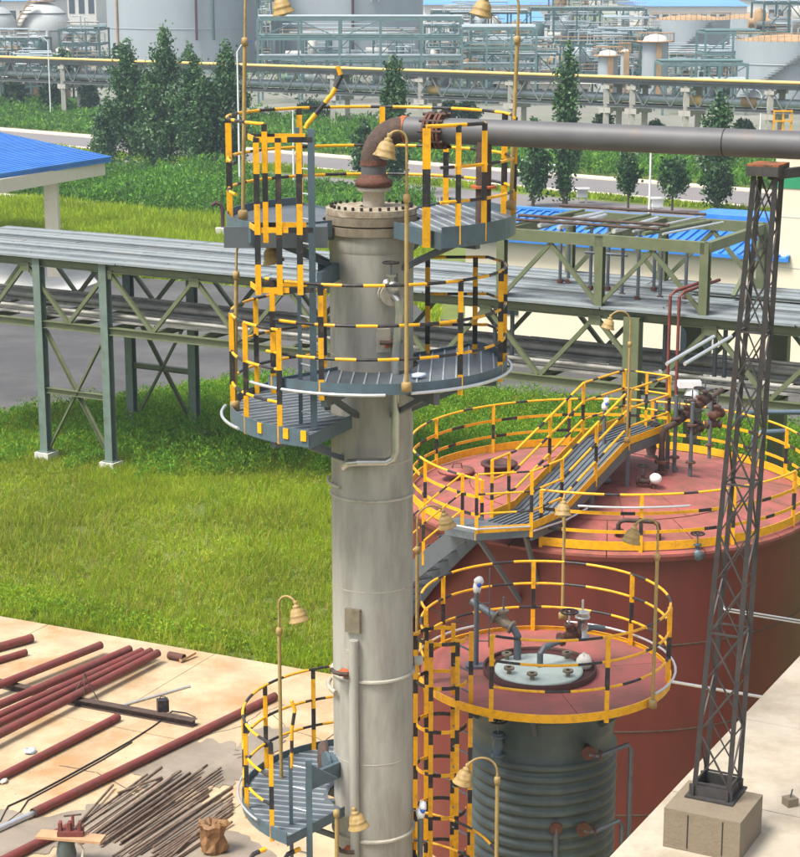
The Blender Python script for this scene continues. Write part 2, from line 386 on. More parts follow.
def blades(name, X, h, wd, mats, label, cat, bend=.8, z0=0., seed=0):
    n = len(X); hp = patchy(X, .35, seed); H_ = h*(.75 + .25*np.clip(hp, -1.5, 2))*rng.uniform(.5, 1.35, n); a = rng.uniform(0, 6.28, n); t = rng.uniform(0, 6.28, n); b = rng.uniform(.05, bend, n)*H_
    base = np.column_stack([X, np.full(n, z0)]); s = np.column_stack([np.cos(a), np.sin(a), np.zeros(n)])*(wd*rng.uniform(.6, 1.4, n))[:, None]
    tip = base + np.column_stack([np.cos(t)*b, np.sin(t)*b, H_])
    vv = np.stack([base - s, base + s, tip], 1)
    g = np.clip((patchy(X, .5, seed+5)*.6 + rng.normal(0, .9, n) + 1.5), 0, len(mats)-1).astype(int)
    o = npmesh(name, vv, 3, 0, g, mats, kind='stuff'); o['label'] = label; return o
def leafcloud(P, size, mats, nm, name, parent=None, kind=None, up=1.9, wd=.28):
    n = len(P); A = rng.normal(0, 1, (n, 3))*np.array([1, 1, up]); A /= np.linalg.norm(A, axis=1)[:, None]; B = rng.normal(0, 1, (n, 3)); B -= A*(A*B).sum(1)[:, None]; B /= np.linalg.norm(B, axis=1)[:, None]
    s = (size*rng.uniform(.6, 1.4, n))[:, None]
    s = s*1.25; vv = np.stack([P - A*s, P + B*s*wd, P + A*s, P - B*s*wd], 1)
    mi = rng.choice(len(mats), n, p=nm); return npmesh(name, vv, 4, 0, mi, mats, parent, kind)
# near field
field = [pz(*a) for a in ((-70, 640-33), (0, 619), (328, 677), (440, 697), (520, 640), (520, 600), (640, 600), (900, 760), (1000, 440), (820, 433), (600, 403), (415, 384), (235, 379), (120, 398), (0, 414), (-80, 428))]
C_ = scatter(field, 44000); C_ = C_[patchy(C_, 1.6, 17) < 1.5 + rng.normal(0, .4, len(C_))]; X = np.repeat(C_, 12, 0) + rng.normal(0, .055, (len(C_)*12, 2)); blades('meadow_grass', X, .27, .014, ['grass0', 'grass1', 'grass2', 'grass3'], 'bright green meadow grass between the concrete slab and the pipe rack', 'grass')
def weeds(name, X, h, per, size, mats, p, label, lo=.0):
    n = len(X)*per; idx = np.repeat(np.arange(len(X)), per); hh = h*(.7 + .3*np.clip(patchy(X, .3, 3), -1.3, 1.6))*rng.uniform(.6, 1.3, len(X))
    t = rng.uniform(lo, 1, n)**.7; sp = .16*h*(1.1 - t*.5)
    P = np.column_stack([X[idx, 0] + rng.normal(0, 1, n)*sp, X[idx, 1] + rng.normal(0, 1, n)*sp, hh[idx]*t])
    o = leafcloud(P, size, mats, p, name, kind='stuff'); o['label'] = label; return o
w1 = [pz(*a) for a in ((-60, 475), (0, 462), (120, 482), (300, 475), (420, 500), (470, 520), (760, 640), (1000, 700), (1000, 436), (820, 436), (600, 404), (415, 386), (300, 384), (235, 380), (120, 400), (0, 416), (-60, 428))]
fx = [[V((-10.23-1.6, 65.31-1.6)), V((-10.23+1.3, 65.31-1.8)), V((-10.23+.7, 65.31+.2)), V((-10.23-.9, 65.31+.2))], [V((-12.8-1.2, 66.7-1.6)), V((-12.8+1.0, 66.7-1.6)), V((-12.8+.6, 66.7+.2)), V((-12.8-.8, 66.7+.2))]]
weeds('tall_weeds', scatter(w1, 11000, fx), .85, 24, .055, ['weed0', 'weed1', 'weed2', 'grass1'], [.2, .3, .25, .25], 'tall leafy green weeds growing under and around the pipe rack')
C_ = scatter(field, 9000); X = np.repeat(C_, 3, 0) + rng.normal(0, .05, (27000, 2)); blades('meadow_stems', X, .52, .011, ['grass2', 'grass0', 'stem_brown'], 'thin yellow green seed stems standing above the bright meadow', 'grass', seed=21)
weeds('meadow_weeds', scatter(field, 26000), .34, 9, .03, ['grass1', 'weed2', 'grass0', 'grass2'], [.2, .25, .3, .25], 'low leafy weeds dotted through the bright green meadow')
w2 = [pz(*a) for a in ((-40, 600), (0, 612), (328, 670), (328, 655), (0, 590), (-40, 580))]
weeds('verge_weeds', scatter(w2, 900), .38, 16, .045, ['grass1', 'weed2', 'grass0'], [.4, .3, .3], 'bushy green weeds along the far edge of the concrete slab')
# middle distance
bl = [pz(*a) for a in ((-80, 192), (0, 196), (120, 208), (440, 245), (440, 330), (430, 320), (410, 300), (330, 296), (200, 283), (98, 275), (40, 262), (-80, 250))]
X = scatter(bl, 60000); blades('yard_grass', X, .6, .06, ['grass0', 'grass1', 'grass0'], 'light green rough grass between the asphalt yard and the hedge belt', 'grass', seed=3)
bb = [pz(*a) for a in ((-80, 160), (0, 168), (228, 185), (380, 200), (440, 215), (440, 244), (300, 231), (120, 207), (0, 192), (-80, 184))]
weeds('hedge_belt', scatter(bb, 6500), 1.9, 22, .14, ['weed0', 'weed1', 'weed2', 'leaf1'], [.3, .3, .2, .2], 'dark green scrub belt on the near side of the dual road')
md = [pz(*a) for a in ((-80, 135), (0, 143), (800, 214), (900, 222), (900, 226), (800, 217), (0, 148), (-80, 142))]
blades('median_grass', scatter(md, 22000), .5, .09, ['grass0', 'grass1'], 'bright strip of grass in the median between the two road lanes', 'grass', seed=8)
be = [pz(*a) for a in ((-80, 98), (0, 104), (300, 124), (800, 166), (900, 174), (900, 200), (800, 192), (400, 161), (262, 149), (0, 127), (-80, 120))]
weeds('embankment_scrub', scatter(be, 10000), 1.8, 14, .2, ['weed0', 'weed1', 'weed2', 'leaf1'], [.25, .3, .25, .2], 'dark green scrub on the embankment below the far pipe bridge')
exec_order = 'trees'
# ---------------------------------------------------------------- trees
def tree_mesh(h, rad, n, seed, shape='poplar'):
    """ascending leafy shoots round a stem; returns leaf points, a tone per leaf and the shoots"""
    r = np.random.default_rng(seed); nb = int(34 + h*2.6); cs = []; P = []; T = []
    for k in range(nb):
        t = r.uniform(0, 1)**(.9 if shape == 'poplar' else .7); a = r.uniform(0, 6.28)
        if shape == 'poplar':
            env = rad*(math.sin(math.pi*min(1, t*.86+.12))**.8)*(1.1 - t*.5); z0 = h*(.06+.74*t); L = h*r.uniform(.10, .24); q0, q1 = env*r.uniform(0, .3), env*r.uniform(.35, 1.15)
        else:
            env = rad*math.sin(math.pi*min(.96, t*.75+.2))**.6; z0 = h*(.25+.5*t); L = h*r.uniform(.08, .26); q0, q1 = env*.1, env*r.uniform(.4, 1.15)
        p0 = np.array([q0*math.cos(a), q0*math.sin(a), z0]); p1 = np.array([q1*math.cos(a+.3), q1*math.sin(a+.3), min(h*1.0, z0+L)])
        if k == 0 and shape == 'poplar': p0 = np.array([0, 0, h*.6]); p1 = np.array([0, 0, h*1.0])
        m = int(n/nb*r.uniform(.4, 1.6)*(q1/rad+.35)); u = r.uniform(0, 1, m); sg = (.16*rad+.12)*(1.15-u*.8)*r.uniform(.6, 1.1)
        P.append(p0 + (p1-p0)*u[:, None] + r.normal(0, 1, (m, 3))*sg[:, None]*np.array([1, 1, 1.2])); tone = r.normal(0, .5); T.append(tone + r.normal(0, .75, m)); cs.append((p0, p1))
    P = np.vstack(P); T = np.concatenate(T); P[:, 2] = np.clip(P[:, 2], .5, None); return P, T, cs
TREES = {}
def tree(px, ytop, ybase, rad_px, label, name='poplar_tree', shape='poplar', Y=None, lean=0):
    b = pz(px, ybase) if Y is None else V((pY(px, 100, Y).x, Y, 0)); t = pY(px, ytop, b.y); h = t.z; sc_ = FPX/b.y
    rad = rad_px*((1.5 if px < 240 else 1.2) if shape == 'poplar' else 1.0)/sc_; root = thing(name, label, 'tree', b, 'trees along the road' if name == 'poplar_tree' else 'trees behind the road')
    seed = len(bpy.data.objects); P, T_, cs = tree_mesh(h, rad, int(1500 + (290 if shape == 'poplar' else 130)*h*rad), seed, shape)
    n_ = len(P); A = rng.normal(0, 1, (n_, 3)); A /= np.linalg.norm(A, axis=1)[:, None]; B = rng.normal(0, 1, (n_, 3)); B -= A*(A*B).sum(1)[:, None]; B /= np.linalg.norm(B, axis=1)[:, None]
    sz = ((.16 if b.y < 235 else .25)*rng.uniform(.6, 1.4, n_))[:, None]
    npmesh('crown', np.stack([P - A*sz, P + B*sz*.55, P + A*sz, P - B*sz*.55], 1), 4, 0, np.clip(T_*1.05 + 1.35, 0, 3).astype(int), ['leaf0', 'leaf1', 'leaf2', 'leaf3'], root)
    m = MB(); m.tube([b, b + V((.05*h*lean, 0, h*.45)), b + V((.08*h*lean, 0, h*.93))], [.016*h + .03, .012*h, .02], 7)
    for p0, p1 in cs[:18]: m.tube([b + V((0, 0, max(.4, p0[2]-.3))), b + V(tuple(p0)), b + V(tuple(p1))], [.05, .035, .012], 5)
    m.build('trunk', 'bark', root)
for a in [(112, 100, 166, 20, 'low bushy dark tree at the left end of the roadside row', 'poplar_tree'),
          (131, 40, 168, 17, 'tall narrow poplar second from the left in the roadside row'),
          (168, 28, 174, 21, 'tallest poplar in the roadside row, in front of the grey storage tank'),
          (196, 55, 178, 17, 'poplar with a pale forked stem between the tallest poplar and the lamp pole'),
          (228, 40, 180, 20, 'poplar directly beside the left gold lamp pole of the upper platform'),
          (203, 80, 181, 17, 'short dense poplar in front of the roadside row'),
          (150, 85, 171, 17, 'broad dark poplar filling the gap beside the tallest one'),
          (394, 50, 196, 17, 'poplar rising behind the rusty pipe elbow of the column'),
          (365, 118, 192, 18, 'wide dark poplar just left of the pipe elbow behind the railing'),
          (533, 118, 207, 17, 'dark poplar below the grey overhead pipe, left of a taller one'),
          (565, 40, 208, 16, 'slim tall poplar crossing behind the grey overhead pipe'),
          (716, 92, 213, 23, 'dense dark poplar behind the lattice mast')]: tree(*a[:5])
tree(628, 148, 212, 15, 'thin young tree beside the road left of the white lamp post', 'young_tree', 'round')
tree(672, 150, 214, 16, 'thin young tree beside the road right of the white lamp post', 'young_tree', 'round')
for px, yt, rp, lb in [(190, 42, 12, 'small hazy tree in front of the grey tank above the yellow pipeline'), (120, 38, 11, 'small hazy tree at the left edge of the grey storage tank'), (65, 44, 9, 'hazy round tree at the foot of the spherical tank'),
        (15, 82, 13, 'dark hazy tree under the far pipe bridge at the left edge'), (50, 84, 12, 'dark hazy tree under the far pipe bridge below the sphere'), (90, 84, 10, 'hazy tree under the pipe bridge left of the poplars'),
        (310, 100, 22, 'broad hazy tree below the pipe bridge left of the blue topped pole'), (470, 96, 13, 'hazy bush tree under the bridge right of the elbow'), (450, 98, 12, 'hazy tree between the elbow poplar and the bridge column'), (605, 110, 13, 'hazy tree beyond the slim tall poplar'), (655, 120, 13, 'hazy tree under the bridge near the white lamp post'), (745, 118, 13, 'hazy tree under the bridge right of the dense poplar')]:
    tree(px, yt, 0, rp, lb, 'broadleaf_tree', 'round', Y=252 - px*.075 + (12 if yt < 60 else -6))

# ---------------------------------------------------------------- far pipe bridge
F0, F1 = pY(0, 57, 243), pY(800, 87, 183); F0.z = F1.z = 6.95; fu = (F1-F0); FL = fu.length; fu.normalize(); fn = V((-fu.y, fu.x, 0))
def Fp(s, t=0, z=0): return V((F0.x + fu.x*s + fn.x*t, F0.y + fu.y*s + fn.y*t, z))
fb = thing('pipe_bridge', 'long far pipe bridge with a yellow pipe on top and pale pipe inside', 'pipe bridge', Fp(0))
MB().tube([Fp(-20, 0, 7.1), Fp(FL+30, 0, 7.1)], .17, 10).build('yellow_pipe', 'far_yellow', fb)
MB().tube([Fp(-20, 1.8, 5.0), Fp(FL+30, 1.8, 5.0)], .42, 12).build('pale_pipe', 'far_pipe', fb)
MB().tube([Fp(-20, 2.9, 4.85), Fp(FL+30, 2.9, 4.85)], .22, 10).build('thin_pipe', 'far_grey', fb)
for t in (0.35, 3.4):
    MB().beam(Fp(-20, t, 6.6), Fp(FL+30, t, 6.6), .25, .35, prof='I').build('top_chord', 'far_grey', fb)
    MB().beam(Fp(-20, t, 4.25), Fp(FL+30, t, 4.25), .25, .3, prof='I').build('bottom_chord', 'far_grey', fb)
MB().box(Fp(FL/2, 1.9, 6.42), (FL+50, 2.9, .08), math.atan2(fu.y, fu.x)).build('walkway_plate', 'far_grey', fb)
def s_at(px):
    lo, hi = -20., FL+30
    for _ in range(40):
        mid = (lo+hi)/2; p = Fp(mid, 0, 5); x = 400 + FPX*p.x/(p.y*math.cos(PITCH)+12*math.sin(PITCH))
        if x < px: lo = mid
        else: hi = mid
    return lo
for px in (-8, 60, 120, 222, 330, 418, 508, 604, 630, 684, 768, 840):
    s = s_at(px)
    for t in (.5, 3.3):
        m = MB(); m.beam(Fp(s, t, -.2), Fp(s, t, 6.4), .55, .55, up=(0, 1, 0)); m.box(Fp(s, t, 3.75), (1.3, .7, .55), math.atan2(fu.y, fu.x)); m.box(Fp(s, t, 6.05), (1.0, .7, .35), math.atan2(fu.y, fu.x)); m.build('concrete_support', 'far_conc', fb)
s = -18
while s < FL + 20:
    for t in (.35,):
        MB().beam(Fp(s, t, 4.3), Fp(s+1.5, t, 6.6), .12, .12).build('diagonal_brace', 'far_grey', fb); MB().beam(Fp(s+1.5, t, 6.6), Fp(s+3, t, 4.3), .12, .12).build('diagonal_brace', 'far_grey', fb)
    s += 3
for a, b in ((0, 1), (1, 2), (4, 5), (7, 8)):
    pass
for px in (136, 420, 680, 735): MB().tube([Fp(s_at(px), 1.8, 5.0), Fp(s_at(px)+1.6, 1.8, 5.0)], .47, 12).build('valve_jacket', 'far_yellow' if px != 735 else 'far_rust', fb)
exec_order = 'far plant'
# ---------------------------------------------------------------- far plant
def gx(px, Y, py=60): return pY(px, py, Y).x
def vtank(px0, px1, Y, h, label, mt='tank_grey', roof='far_rust', stairs=False, extra=True):
    x0, x1 = gx(px0, Y), gx(px1, Y); r = (x1-x0)/2; cx = (x0+x1)/2; cy = Y + r
    t = thing('storage_tank', label, 'storage tank', (cx, cy, 0))
    MB().lathe([(r, 0), (r, h)], (cx, cy, 0), 64).build('shell', mt, t)
    MB().lathe([(r, h), (r*.5, h+.09*r), (.01, h+.12*r)], (cx, cy, 0), 48).build('roof', roof, t)
    for z in (h*.33, h*.66): MB().lathe([(r+.06, z-.08), (r+.12, z), (r+.06, z+.08)], (cx, cy, 0), 64).build('stiffening_ring', mt, t)
    m = MB(); m.tube(arc((cx, cy), r, 180, 360, h+1.1, 30), .05, 5)
    for p in arc((cx, cy), r, 180, 360, h, 24): m.beam(p, p + V((0, 0, 1.1)), .07, .07)
    m.build('roof_railing', 'far_rust', t)
    if stairs:
        for k in range(26):
            a0 = 200 + k*3.6; p = arc((cx, cy), r+.5, a0, a0+3.6, h*(.1+.9*k/26), 1); MB().box(p[0], (.8, .8, .1)).build('stair_tread', 'far_grey', t)
    return t, cx, cy, r
t, cx, cy, r = vtank(97, 258, 340, 24, 'huge grey-blue storage tank behind the tall poplars on the left')
for px, mt in ((118, 'far_rust'), (197, 'dark_red'), (214, 'far_green')):
    p = pY(px, 50, cy - math.sqrt(max(0, r*r - (gx(px, 345)-cx)**2)) - .35); MB().tube([V((p.x, p.y, 0 if px == 118 else 6)), V((p.x, p.y, 24))], .22, 6).build('riser_pipe', mt, t)
t, cx, cy, r = vtank(268, 424, 352, 24, 'huge grey-blue storage tank behind the gold bell lamp of the upper left')
for px, z0 in ((353, 3), (372, 12.4), (379, 12.4)):
    p = pY(px, 50, cy - math.sqrt(max(0, r*r - (gx(px, 352)-cx)**2)) - .5); m = MB(); m.tube([V((p.x, p.y, z0)), V((p.x, p.y, 24))], .25, 6); m.build('riser_pipe', 'dark_red' if px == 353 else 'tank_grey', t)
vtank(655, 735, 300, 10.3, 'grey storage tank with rusty railed roof left of the far process tower', stairs=True)
mt_, mx_, my_, mr_ = vtank(745, 850, 250, 8.7, 'grey storage tank with red lettering at the right edge behind the bridge', stairs=True)
vtank(718, 800, 345, 9.5, 'pale grey tank between the two rusty roofed tanks on the right')
Y_T = (mx_, my_, mr_, mt_)
for px, py in ((752, 70), (755, 74), (758, 69), (762, 73), (765, 70), (769, 74), (772, 71)):
    y_ = Y_T[1] - math.sqrt(max(0, Y_T[2]**2 - (gx(px, 250) - Y_T[0])**2)) - .03; p = pY(px, py, y_)
    MB().box(p, (.3, .04, .9 if px % 2 else .25)).build('red_marking', 'marking', Y_T[3]); MB().box(p + V((.15, -.01, .3)), (.5, .04, .14)).build('red_marking', 'marking', Y_T[3])
def vessel(px, w_px, Y, h, label, dome=True):
    x = gx(px, Y); r = gx(px+w_px/2, Y) - x; t = thing('process_vessel', label, 'vessel', (x, Y, 0))
    MB().lathe([(r, 0), (r, h)], (x, Y, 0), 24).build('shell', 'tank_grey', t)
    MB().lathe([(r, h), (r*.8, h+.35*r), (r*.4, h+.5*r), (.01, h+.55*r)], (x, Y, 0), 24).build('dome', 'offwhite', t)
    m = MB(); m.lathe([(r*.98, h-.1), (r*1.45, h-.1), (r*1.45, h+.05), (r*.98, h+.05)], (x, Y, 0), 20)
    m.tube(arc((x, Y), r*1.42, 0, 360, h+1.1, 20), .05, 5, caps=False)
    for p in arc((x, Y), r*1.42, 0, 360, h, 12): m.beam(p, p+V((0, 0, 1.1)), .07, .07)
    m.build('platform', 'far_rust', t)
    MB().beam(V((x+.15*r, Y-r-.2, 0)), V((x+.15*r, Y-r-.2, h)), .7, .3, up=(0, 1, 0)).build('ladder', 'far_rust', t)
vessel(655, 26, 262, 8.4, 'domed grey vessel with rusty railed platform just right of the steel frames')
vessel(608, 20, 255, 6.8, 'small domed vessel with patchy green side behind the yellow pipeline')
vessel(625, 9, 252, 7.4, 'slim mottled vessel beside the small domed one')
def sphere_tank(px, Y, R_, z, label):
    x = gx(px, Y, 40); t = thing('spherical_tank', label, 'spherical tank', (x, Y, 0))
    MB().sphere((x, Y, z), R_, 32).build('shell', 'sphere_grey', t)
    m = MB(); m.tube(arc((x, Y), R_+.04, 0, 360, z, 40), .1, 5, caps=False); m.tube(arc((x, Y), R_*.82, 0, 360, z+R_*.6, 40), .1, 5, caps=False); m.build('seam_band', 'far_grey', t)
    for k in range(10):
        a = R(k*36); p = V((x+R_*math.cos(a), Y+R_*math.sin(a), 0)); MB().tube([p, p + V((0, 0, z))], .35, 8).build('leg', 'sphere_grey', t)
    m = MB(); pts = [V((x - R_*1.5 + R_*1.3*k/14, Y - R_*.9, z - R_ + 2.0*R_*k/14)) for k in range(15)]
    for p in pts: m.box(p, (1.1, 1.2, .15))
    m.tube([p + V((0, -.6, 1)) for p in pts], .08, 5); m.tube([p + V((0, .6, 1)) for p in pts], .08, 5); m.build('stairway', 'far_rust', t)
    m = MB(); m.lathe([(0, 0), (R_*.45, 0), (R_*.45, .2), (0, .2)], (x, Y, z+R_), 14)
    for p in arc((x, Y), R_*.45, 0, 360, z+R_, 10): m.beam(p, p+V((0, 0, 1.3)), .1, .1)
    m.build('top_platform', 'far_rust', t)
sphere_tank(44, 330, 4.7, 8.0, 'white-grey spherical gas tank with a stairway near the left edge')
sphere_tank(-10, 325, 4.7, 8.0, 'second spherical gas tank cut off by the left edge')
def frame(px0, px1, Y, ys, h0, label, dep=8, nb=6, mt='far_green', diag=True, stuff=3, seed=1, levels=3, zb=0):
    x0, x1 = gx(px0, Y), gx(px1, Y); t = thing('pipe_gantry', label, 'steel structure', (x0, Y, 0)); rr = random.Random(seed)
    for i in range(nb+1):
        x = x0 + (x1-x0)*i/nb
        for dy in (0, dep): MB().beam(V((x, Y+dy, 0)), V((x, Y+dy, h0)), .28, .28, up=(0, 1, 0)).build('post', mt, t)
    for l in range(1, levels+1):
        z = zb + (h0-zb)*l/levels - .15
        for dy in (0, dep): MB().beam(V((x0, Y+dy-.02, z)), V((x1, Y+dy-.02, z)), .22, .3).build('beam', mt, t)
        for i in range(nb+1):
            x = x0 + (x1-x0)*i/nb; MB().beam(V((x, Y+.3, z)), V((x, Y+dep-.3, z)), .2, .25).build('cross_beam', mt, t)
        m = MB()
        for k in range(stuff):
            y = Y + rr.uniform(.5, dep-.5); q = rr.uniform(.08, .22); m.tube([(x0, y, z+.2+q), (x1, y, z+.2+q)], q, 8)
        if stuff: m.build('pipes', 'far_pipe' if l % 2 else 'far_teal', t, kind='stuff')
    if diag:
        for i in range(0, nb):
            xa, xb = x0+(x1-x0)*i/nb, x0+(x1-x0)*(i+1)/nb; z0_, z1_ = zb+(h0-zb)*(levels-1)/levels, h0
            if i % 2: xa, xb = xb, xa
            MB().beam((xa, Y-.05, z0_), (xb, Y-.05, z1_-.2), .15, .15).build('diagonal_brace', mt, t)
    return t, x0, x1
frame(258, 462, 262, None, 11.4, 'pale green pipe rack in front of the grey tanks, above the bridge', nb=5, mt='far_teal', levels=3, zb=3.6)
frame(462, 536, 258, None, 10.2, 'pale green pipe rack carrying pipes right of the tall grey tanks', nb=3, mt='far_teal', seed=4, levels=3, zb=3)
def plant(px0, px1, Y, h, label, seed, nb=4, levels=3, dep=10, dens=18):
    t, x0, x1 = frame(px0, px1, Y, None, h, label, nb=nb, mt='far_green', levels=levels, dep=dep, seed=seed, stuff=2); rr = random.Random(seed)
    for k in range(dens):
        l = rr.randint(0, levels-1); z = h*l/levels; x = rr.uniform(x0, x1); y = Y + rr.uniform(1, dep-1); c = rr.choice(['far_grey', 'tank_grey', 'far_rust', 'far_teal', 'offwhite']); q = rr.uniform(.4, 1.1); hh = rr.uniform(.5, .9)*h/levels
        if rr.random() < .6: MB().lathe([(.01, hh+q*.4), (q*.7, hh+q*.25), (q, hh), (q, .1), (.01, 0)], (x, y, z), 12).build('vessel', c, t)
        else: MB().tube([(x-q*2, y, z+q+.4), (x+q*2, y, z+q+.4)], q*.8, 12).build('drum', c, t)
    m = MB()
    for k in range(44):
        x = rr.uniform(x0, x1); y = Y + rr.uniform(-.5, dep); z = rr.uniform(1, h); x2 = rr.uniform(x0, x1); m.tube([(x, y, z), (x, y, z + 2), (x2, y, z+2)], rr.uniform(.07, .16), 5)
    m.build('small_pipes', 'far_pipe', t, kind='stuff')
    m = MB()
    for l in range(1, levels+1):
        z = h*l/levels
        for zz in (.55, 1.1): m.tube([(x0, Y-.1, z+zz), (x1, Y-.1, z+zz)], .04, 4)
        n = int((x1-x0)/1.6)
        for k in range(n): m.beam((x0+(x1-x0)*k/n, Y-.1, z), (x0+(x1-x0)*k/n, Y-.1, z+1.1), .06, .06)
    m.build('railing', 'far_rust', t, kind='stuff')
plant(530, 645, 330, 11.5, 'tall green process frame packed with vessels and pipes right of the tanks', 11, nb=5, levels=2, dens=26)
plant(552, 600, 345, 15.5, 'higher equipment tower standing on the left of the packed process frame', 12, nb=3, levels=3)
plant(762, 812, 285, 13.2, 'green process tower with cross braces at the upper right corner', 13, nb=2, levels=3)
plant(470, 560, 262, 6.8, 'low pipe frame with vertical valves behind the slim poplar', 14, nb=4, levels=2, dens=14)
plant(560, 640, 272, 7.6, 'low equipment frame behind the small domed vessels', 15, nb=4, levels=2, dens=16)
plant(60, 100, 300, 9.0, 'green steel frame between the spherical tank and the grey tank', 16, nb=3, levels=4, dens=8)
plant(-15, 40, 300, 7.5, 'green steel frame in front of the spherical tanks', 17, nb=4, levels=3, dens=6)
plant(425, 470, 300, 9.5, 'pipe frame right behind the second grey tank', 18, nb=3, levels=3, dens=10)
plant(258, 272, 342, 20, 'tall narrow pipe tower between the two huge grey tanks', 19, nb=1, levels=6, dep=4, dens=10)
plant(280, 420, 306, 7.6, 'low frame of drums and pipes in front of the second grey tank', 31, nb=6, levels=2, dens=22)
plant(432, 530, 318, 11.2, 'stacked equipment frame under the blue shed roof, top centre', 32, nb=5, levels=3, dens=26)
plant(655, 760, 275, 5.6, 'low pump frame in front of the rusty roofed grey tank', 33, nb=5, levels=2, dens=22)
plant(600, 660, 300, 9.0, 'pipe frame behind the domed vessel with the rusty platform', 34, nb=4, levels=3, dens=14)
plant(0, 60, 262, 5.0, 'low pipe frame below the spherical tank behind the bridge', 35, nb=4, levels=2, dens=12)
frame(664, 748, 240, None, 6.4, 'pale pipe rack in front of the rusty roofed grey tank', nb=3, mt='far_teal', levels=2, seed=8, zb=2)
frame(705, 760, 262, None, 9.6, 'upper pipe gantry between the two rusty roofed tanks', nb=2, mt='far_teal', levels=2, seed=9, zb=4)
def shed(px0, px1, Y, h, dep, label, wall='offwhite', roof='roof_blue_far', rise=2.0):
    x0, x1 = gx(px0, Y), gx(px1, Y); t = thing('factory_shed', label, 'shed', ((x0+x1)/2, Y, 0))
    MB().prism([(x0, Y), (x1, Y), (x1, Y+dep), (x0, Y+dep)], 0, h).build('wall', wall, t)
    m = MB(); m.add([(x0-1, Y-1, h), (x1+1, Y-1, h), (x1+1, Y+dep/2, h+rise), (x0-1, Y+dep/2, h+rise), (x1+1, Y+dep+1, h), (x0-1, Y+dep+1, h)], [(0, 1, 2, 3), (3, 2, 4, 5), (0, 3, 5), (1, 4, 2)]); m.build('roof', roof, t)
    n = int((px1-px0)/9)
    me = None
    for k in range(n):
        x = x0 + (x1-x0)*(k+.5)/n; b = MB().box((x, Y-.02, h*.55), ((x1-x0)/n*.6, .15, h*.35)); o = b.build('window', 'window_dark', t)
shed(425, 560, 520, 9.5, 60, 'wide blue roofed factory shed behind the tanks, top centre')
shed(505, 540, 430, 7.0, 30, 'small blue roofed shed left of the packed process frame')
shed(640, 745, 560, 8.5, 60, 'blue roofed factory shed beyond the rusty tank, top right')
shed(765, 900, 600, 9.5, 60, 'blue roofed factory shed at the top right corner')
shed(50, 98, 640, 13, 50, 'blue roofed shed seen through the frames beside the sphere')
shed(-40, 40, 560, 10, 50, 'blue roofed shed behind the spherical tanks')
shed(600, 700, 900, 12, 60, 'faint white shed on the hazy horizon', roof='offwhite')
shed(0, 60, 268, 3.0, 8, 'low white wall building under the left end of the bridge', roof='offwhite', rise=.4)
shed(500, 590, 262, 2.8, 8, 'low white shed behind the bridge right of the centre', roof='offwhite', rise=.4)
# far tree line
P = np.column_stack([rng.uniform(-900, 900, 26000), rng.uniform(1050, 1500, 26000), rng.uniform(0, 1, 26000)])
P[:, 2] *= 12 + 5*patchy(P, .02, 4); o = leafcloud(P, 2.2, ['weed0', 'leaf1'], [.5, .5], 'far_woodland', kind='stuff'); o['label'] = 'hazy band of far trees along the horizon'
P = np.column_stack([rng.uniform(-160, 160, 16000), rng.uniform(268, 420, 16000), rng.uniform(0, 1.0, 16000)])
P[:, 2] *= 2.2 + 1.2*patchy(P, .05, 4); o = leafcloud(P, .4, ['leaf0', 'leaf1', 'leaf2'], [.4, .4, .2], 'plant_scrub', kind='stuff'); o['label'] = 'low scrub between the far tanks and pipe racks'
# street lamps
def street(px, yb, yt, label, mt='white', arm=1, cap=None, wd=.09):
    b = pz(px, yb); h = pY(px, yt, b.y).z; t = thing('street_lamp', label, 'street lamp', b)
    MB().tube([b, b + V((0, 0, h))], [wd, wd*.7], 8).build('pole', mt, t)
    MB().tube([b + V((0, 0, h)), b + V((arm*.5, 0, h+.5)), b + V((arm*1.4, 0, h+.75))], .045, 6).build('arm', 'white', t)
    MB().beam(b + V((arm*1.2, 0, h+.72)), b + V((arm*1.9, 0, h+.82)), .25, .1).build('lamp_head', cap or 'white', t)
street(240, 196, 52, 'pole with white upper part and blue lamp head left of the centre', cap='blue', arm=.6)
street(294, 200, 118, 'thin white post behind the left side of the upper railing', arm=.01)
street(649, 215, 150, 'white lamp post standing by the road under the grey overhead pipe', arm=-.8)
street(760, 133, 96, 'blue based lamp pole with blue head at the right end of the bridge', cap='blue', arm=-.6)
street(51, 118, 42, 'white twin arm lamp standing in front of the spherical tank', arm=-1.0)
exec_order = 'buildings'
# ---------------------------------------------------------------- blue roofed cream building + tall hall behind the rack
B1 = pz(775, 388); ru = V((.873, -.488, 0)); rv = V((.488, .873, 0))
def Bp(s, t=0, z=0): return V((B1.x + ru.x*s + rv.x*t, B1.y + ru.y*s + rv.y*t, z))
RZ = math.atan2(ru.y, ru.x)
BL = 14.8
wb = thing('workshop', 'long low cream workshop with a blue ribbed metal roof behind the pipe rack', 'building', Bp(-BL/2))
MB().prism([Bp(-BL, 0), Bp(0, 0), Bp(0, 8), Bp(-BL, 8)], 0, 5.6).build('wall', 'cream', wb)
rise = .75
def roofpt(s, t): return Bp(s, t, 5.62 + (t+.6)/4.6*rise if t <= 4 else 5.62 + rise - (t-4)/4.6*rise)
m = MB(); A = [roofpt(-BL-.5, -.6), roofpt(.5, -.6), roofpt(.5, 4), roofpt(-BL-.5, 4), roofpt(.5, 8.6), roofpt(-BL-.5, 8.6)]
m.add(A, [(0, 1, 2, 3), (3, 2, 4, 5)]); m.add([a - V((0, 0, .15)) for a in A], [(3, 2, 1, 0), (5, 4, 2, 3)]); m.add([A[0], A[1], A[1]-V((0, 0, .15)), A[0]-V((0, 0, .15))], [(0, 3, 2, 1)])
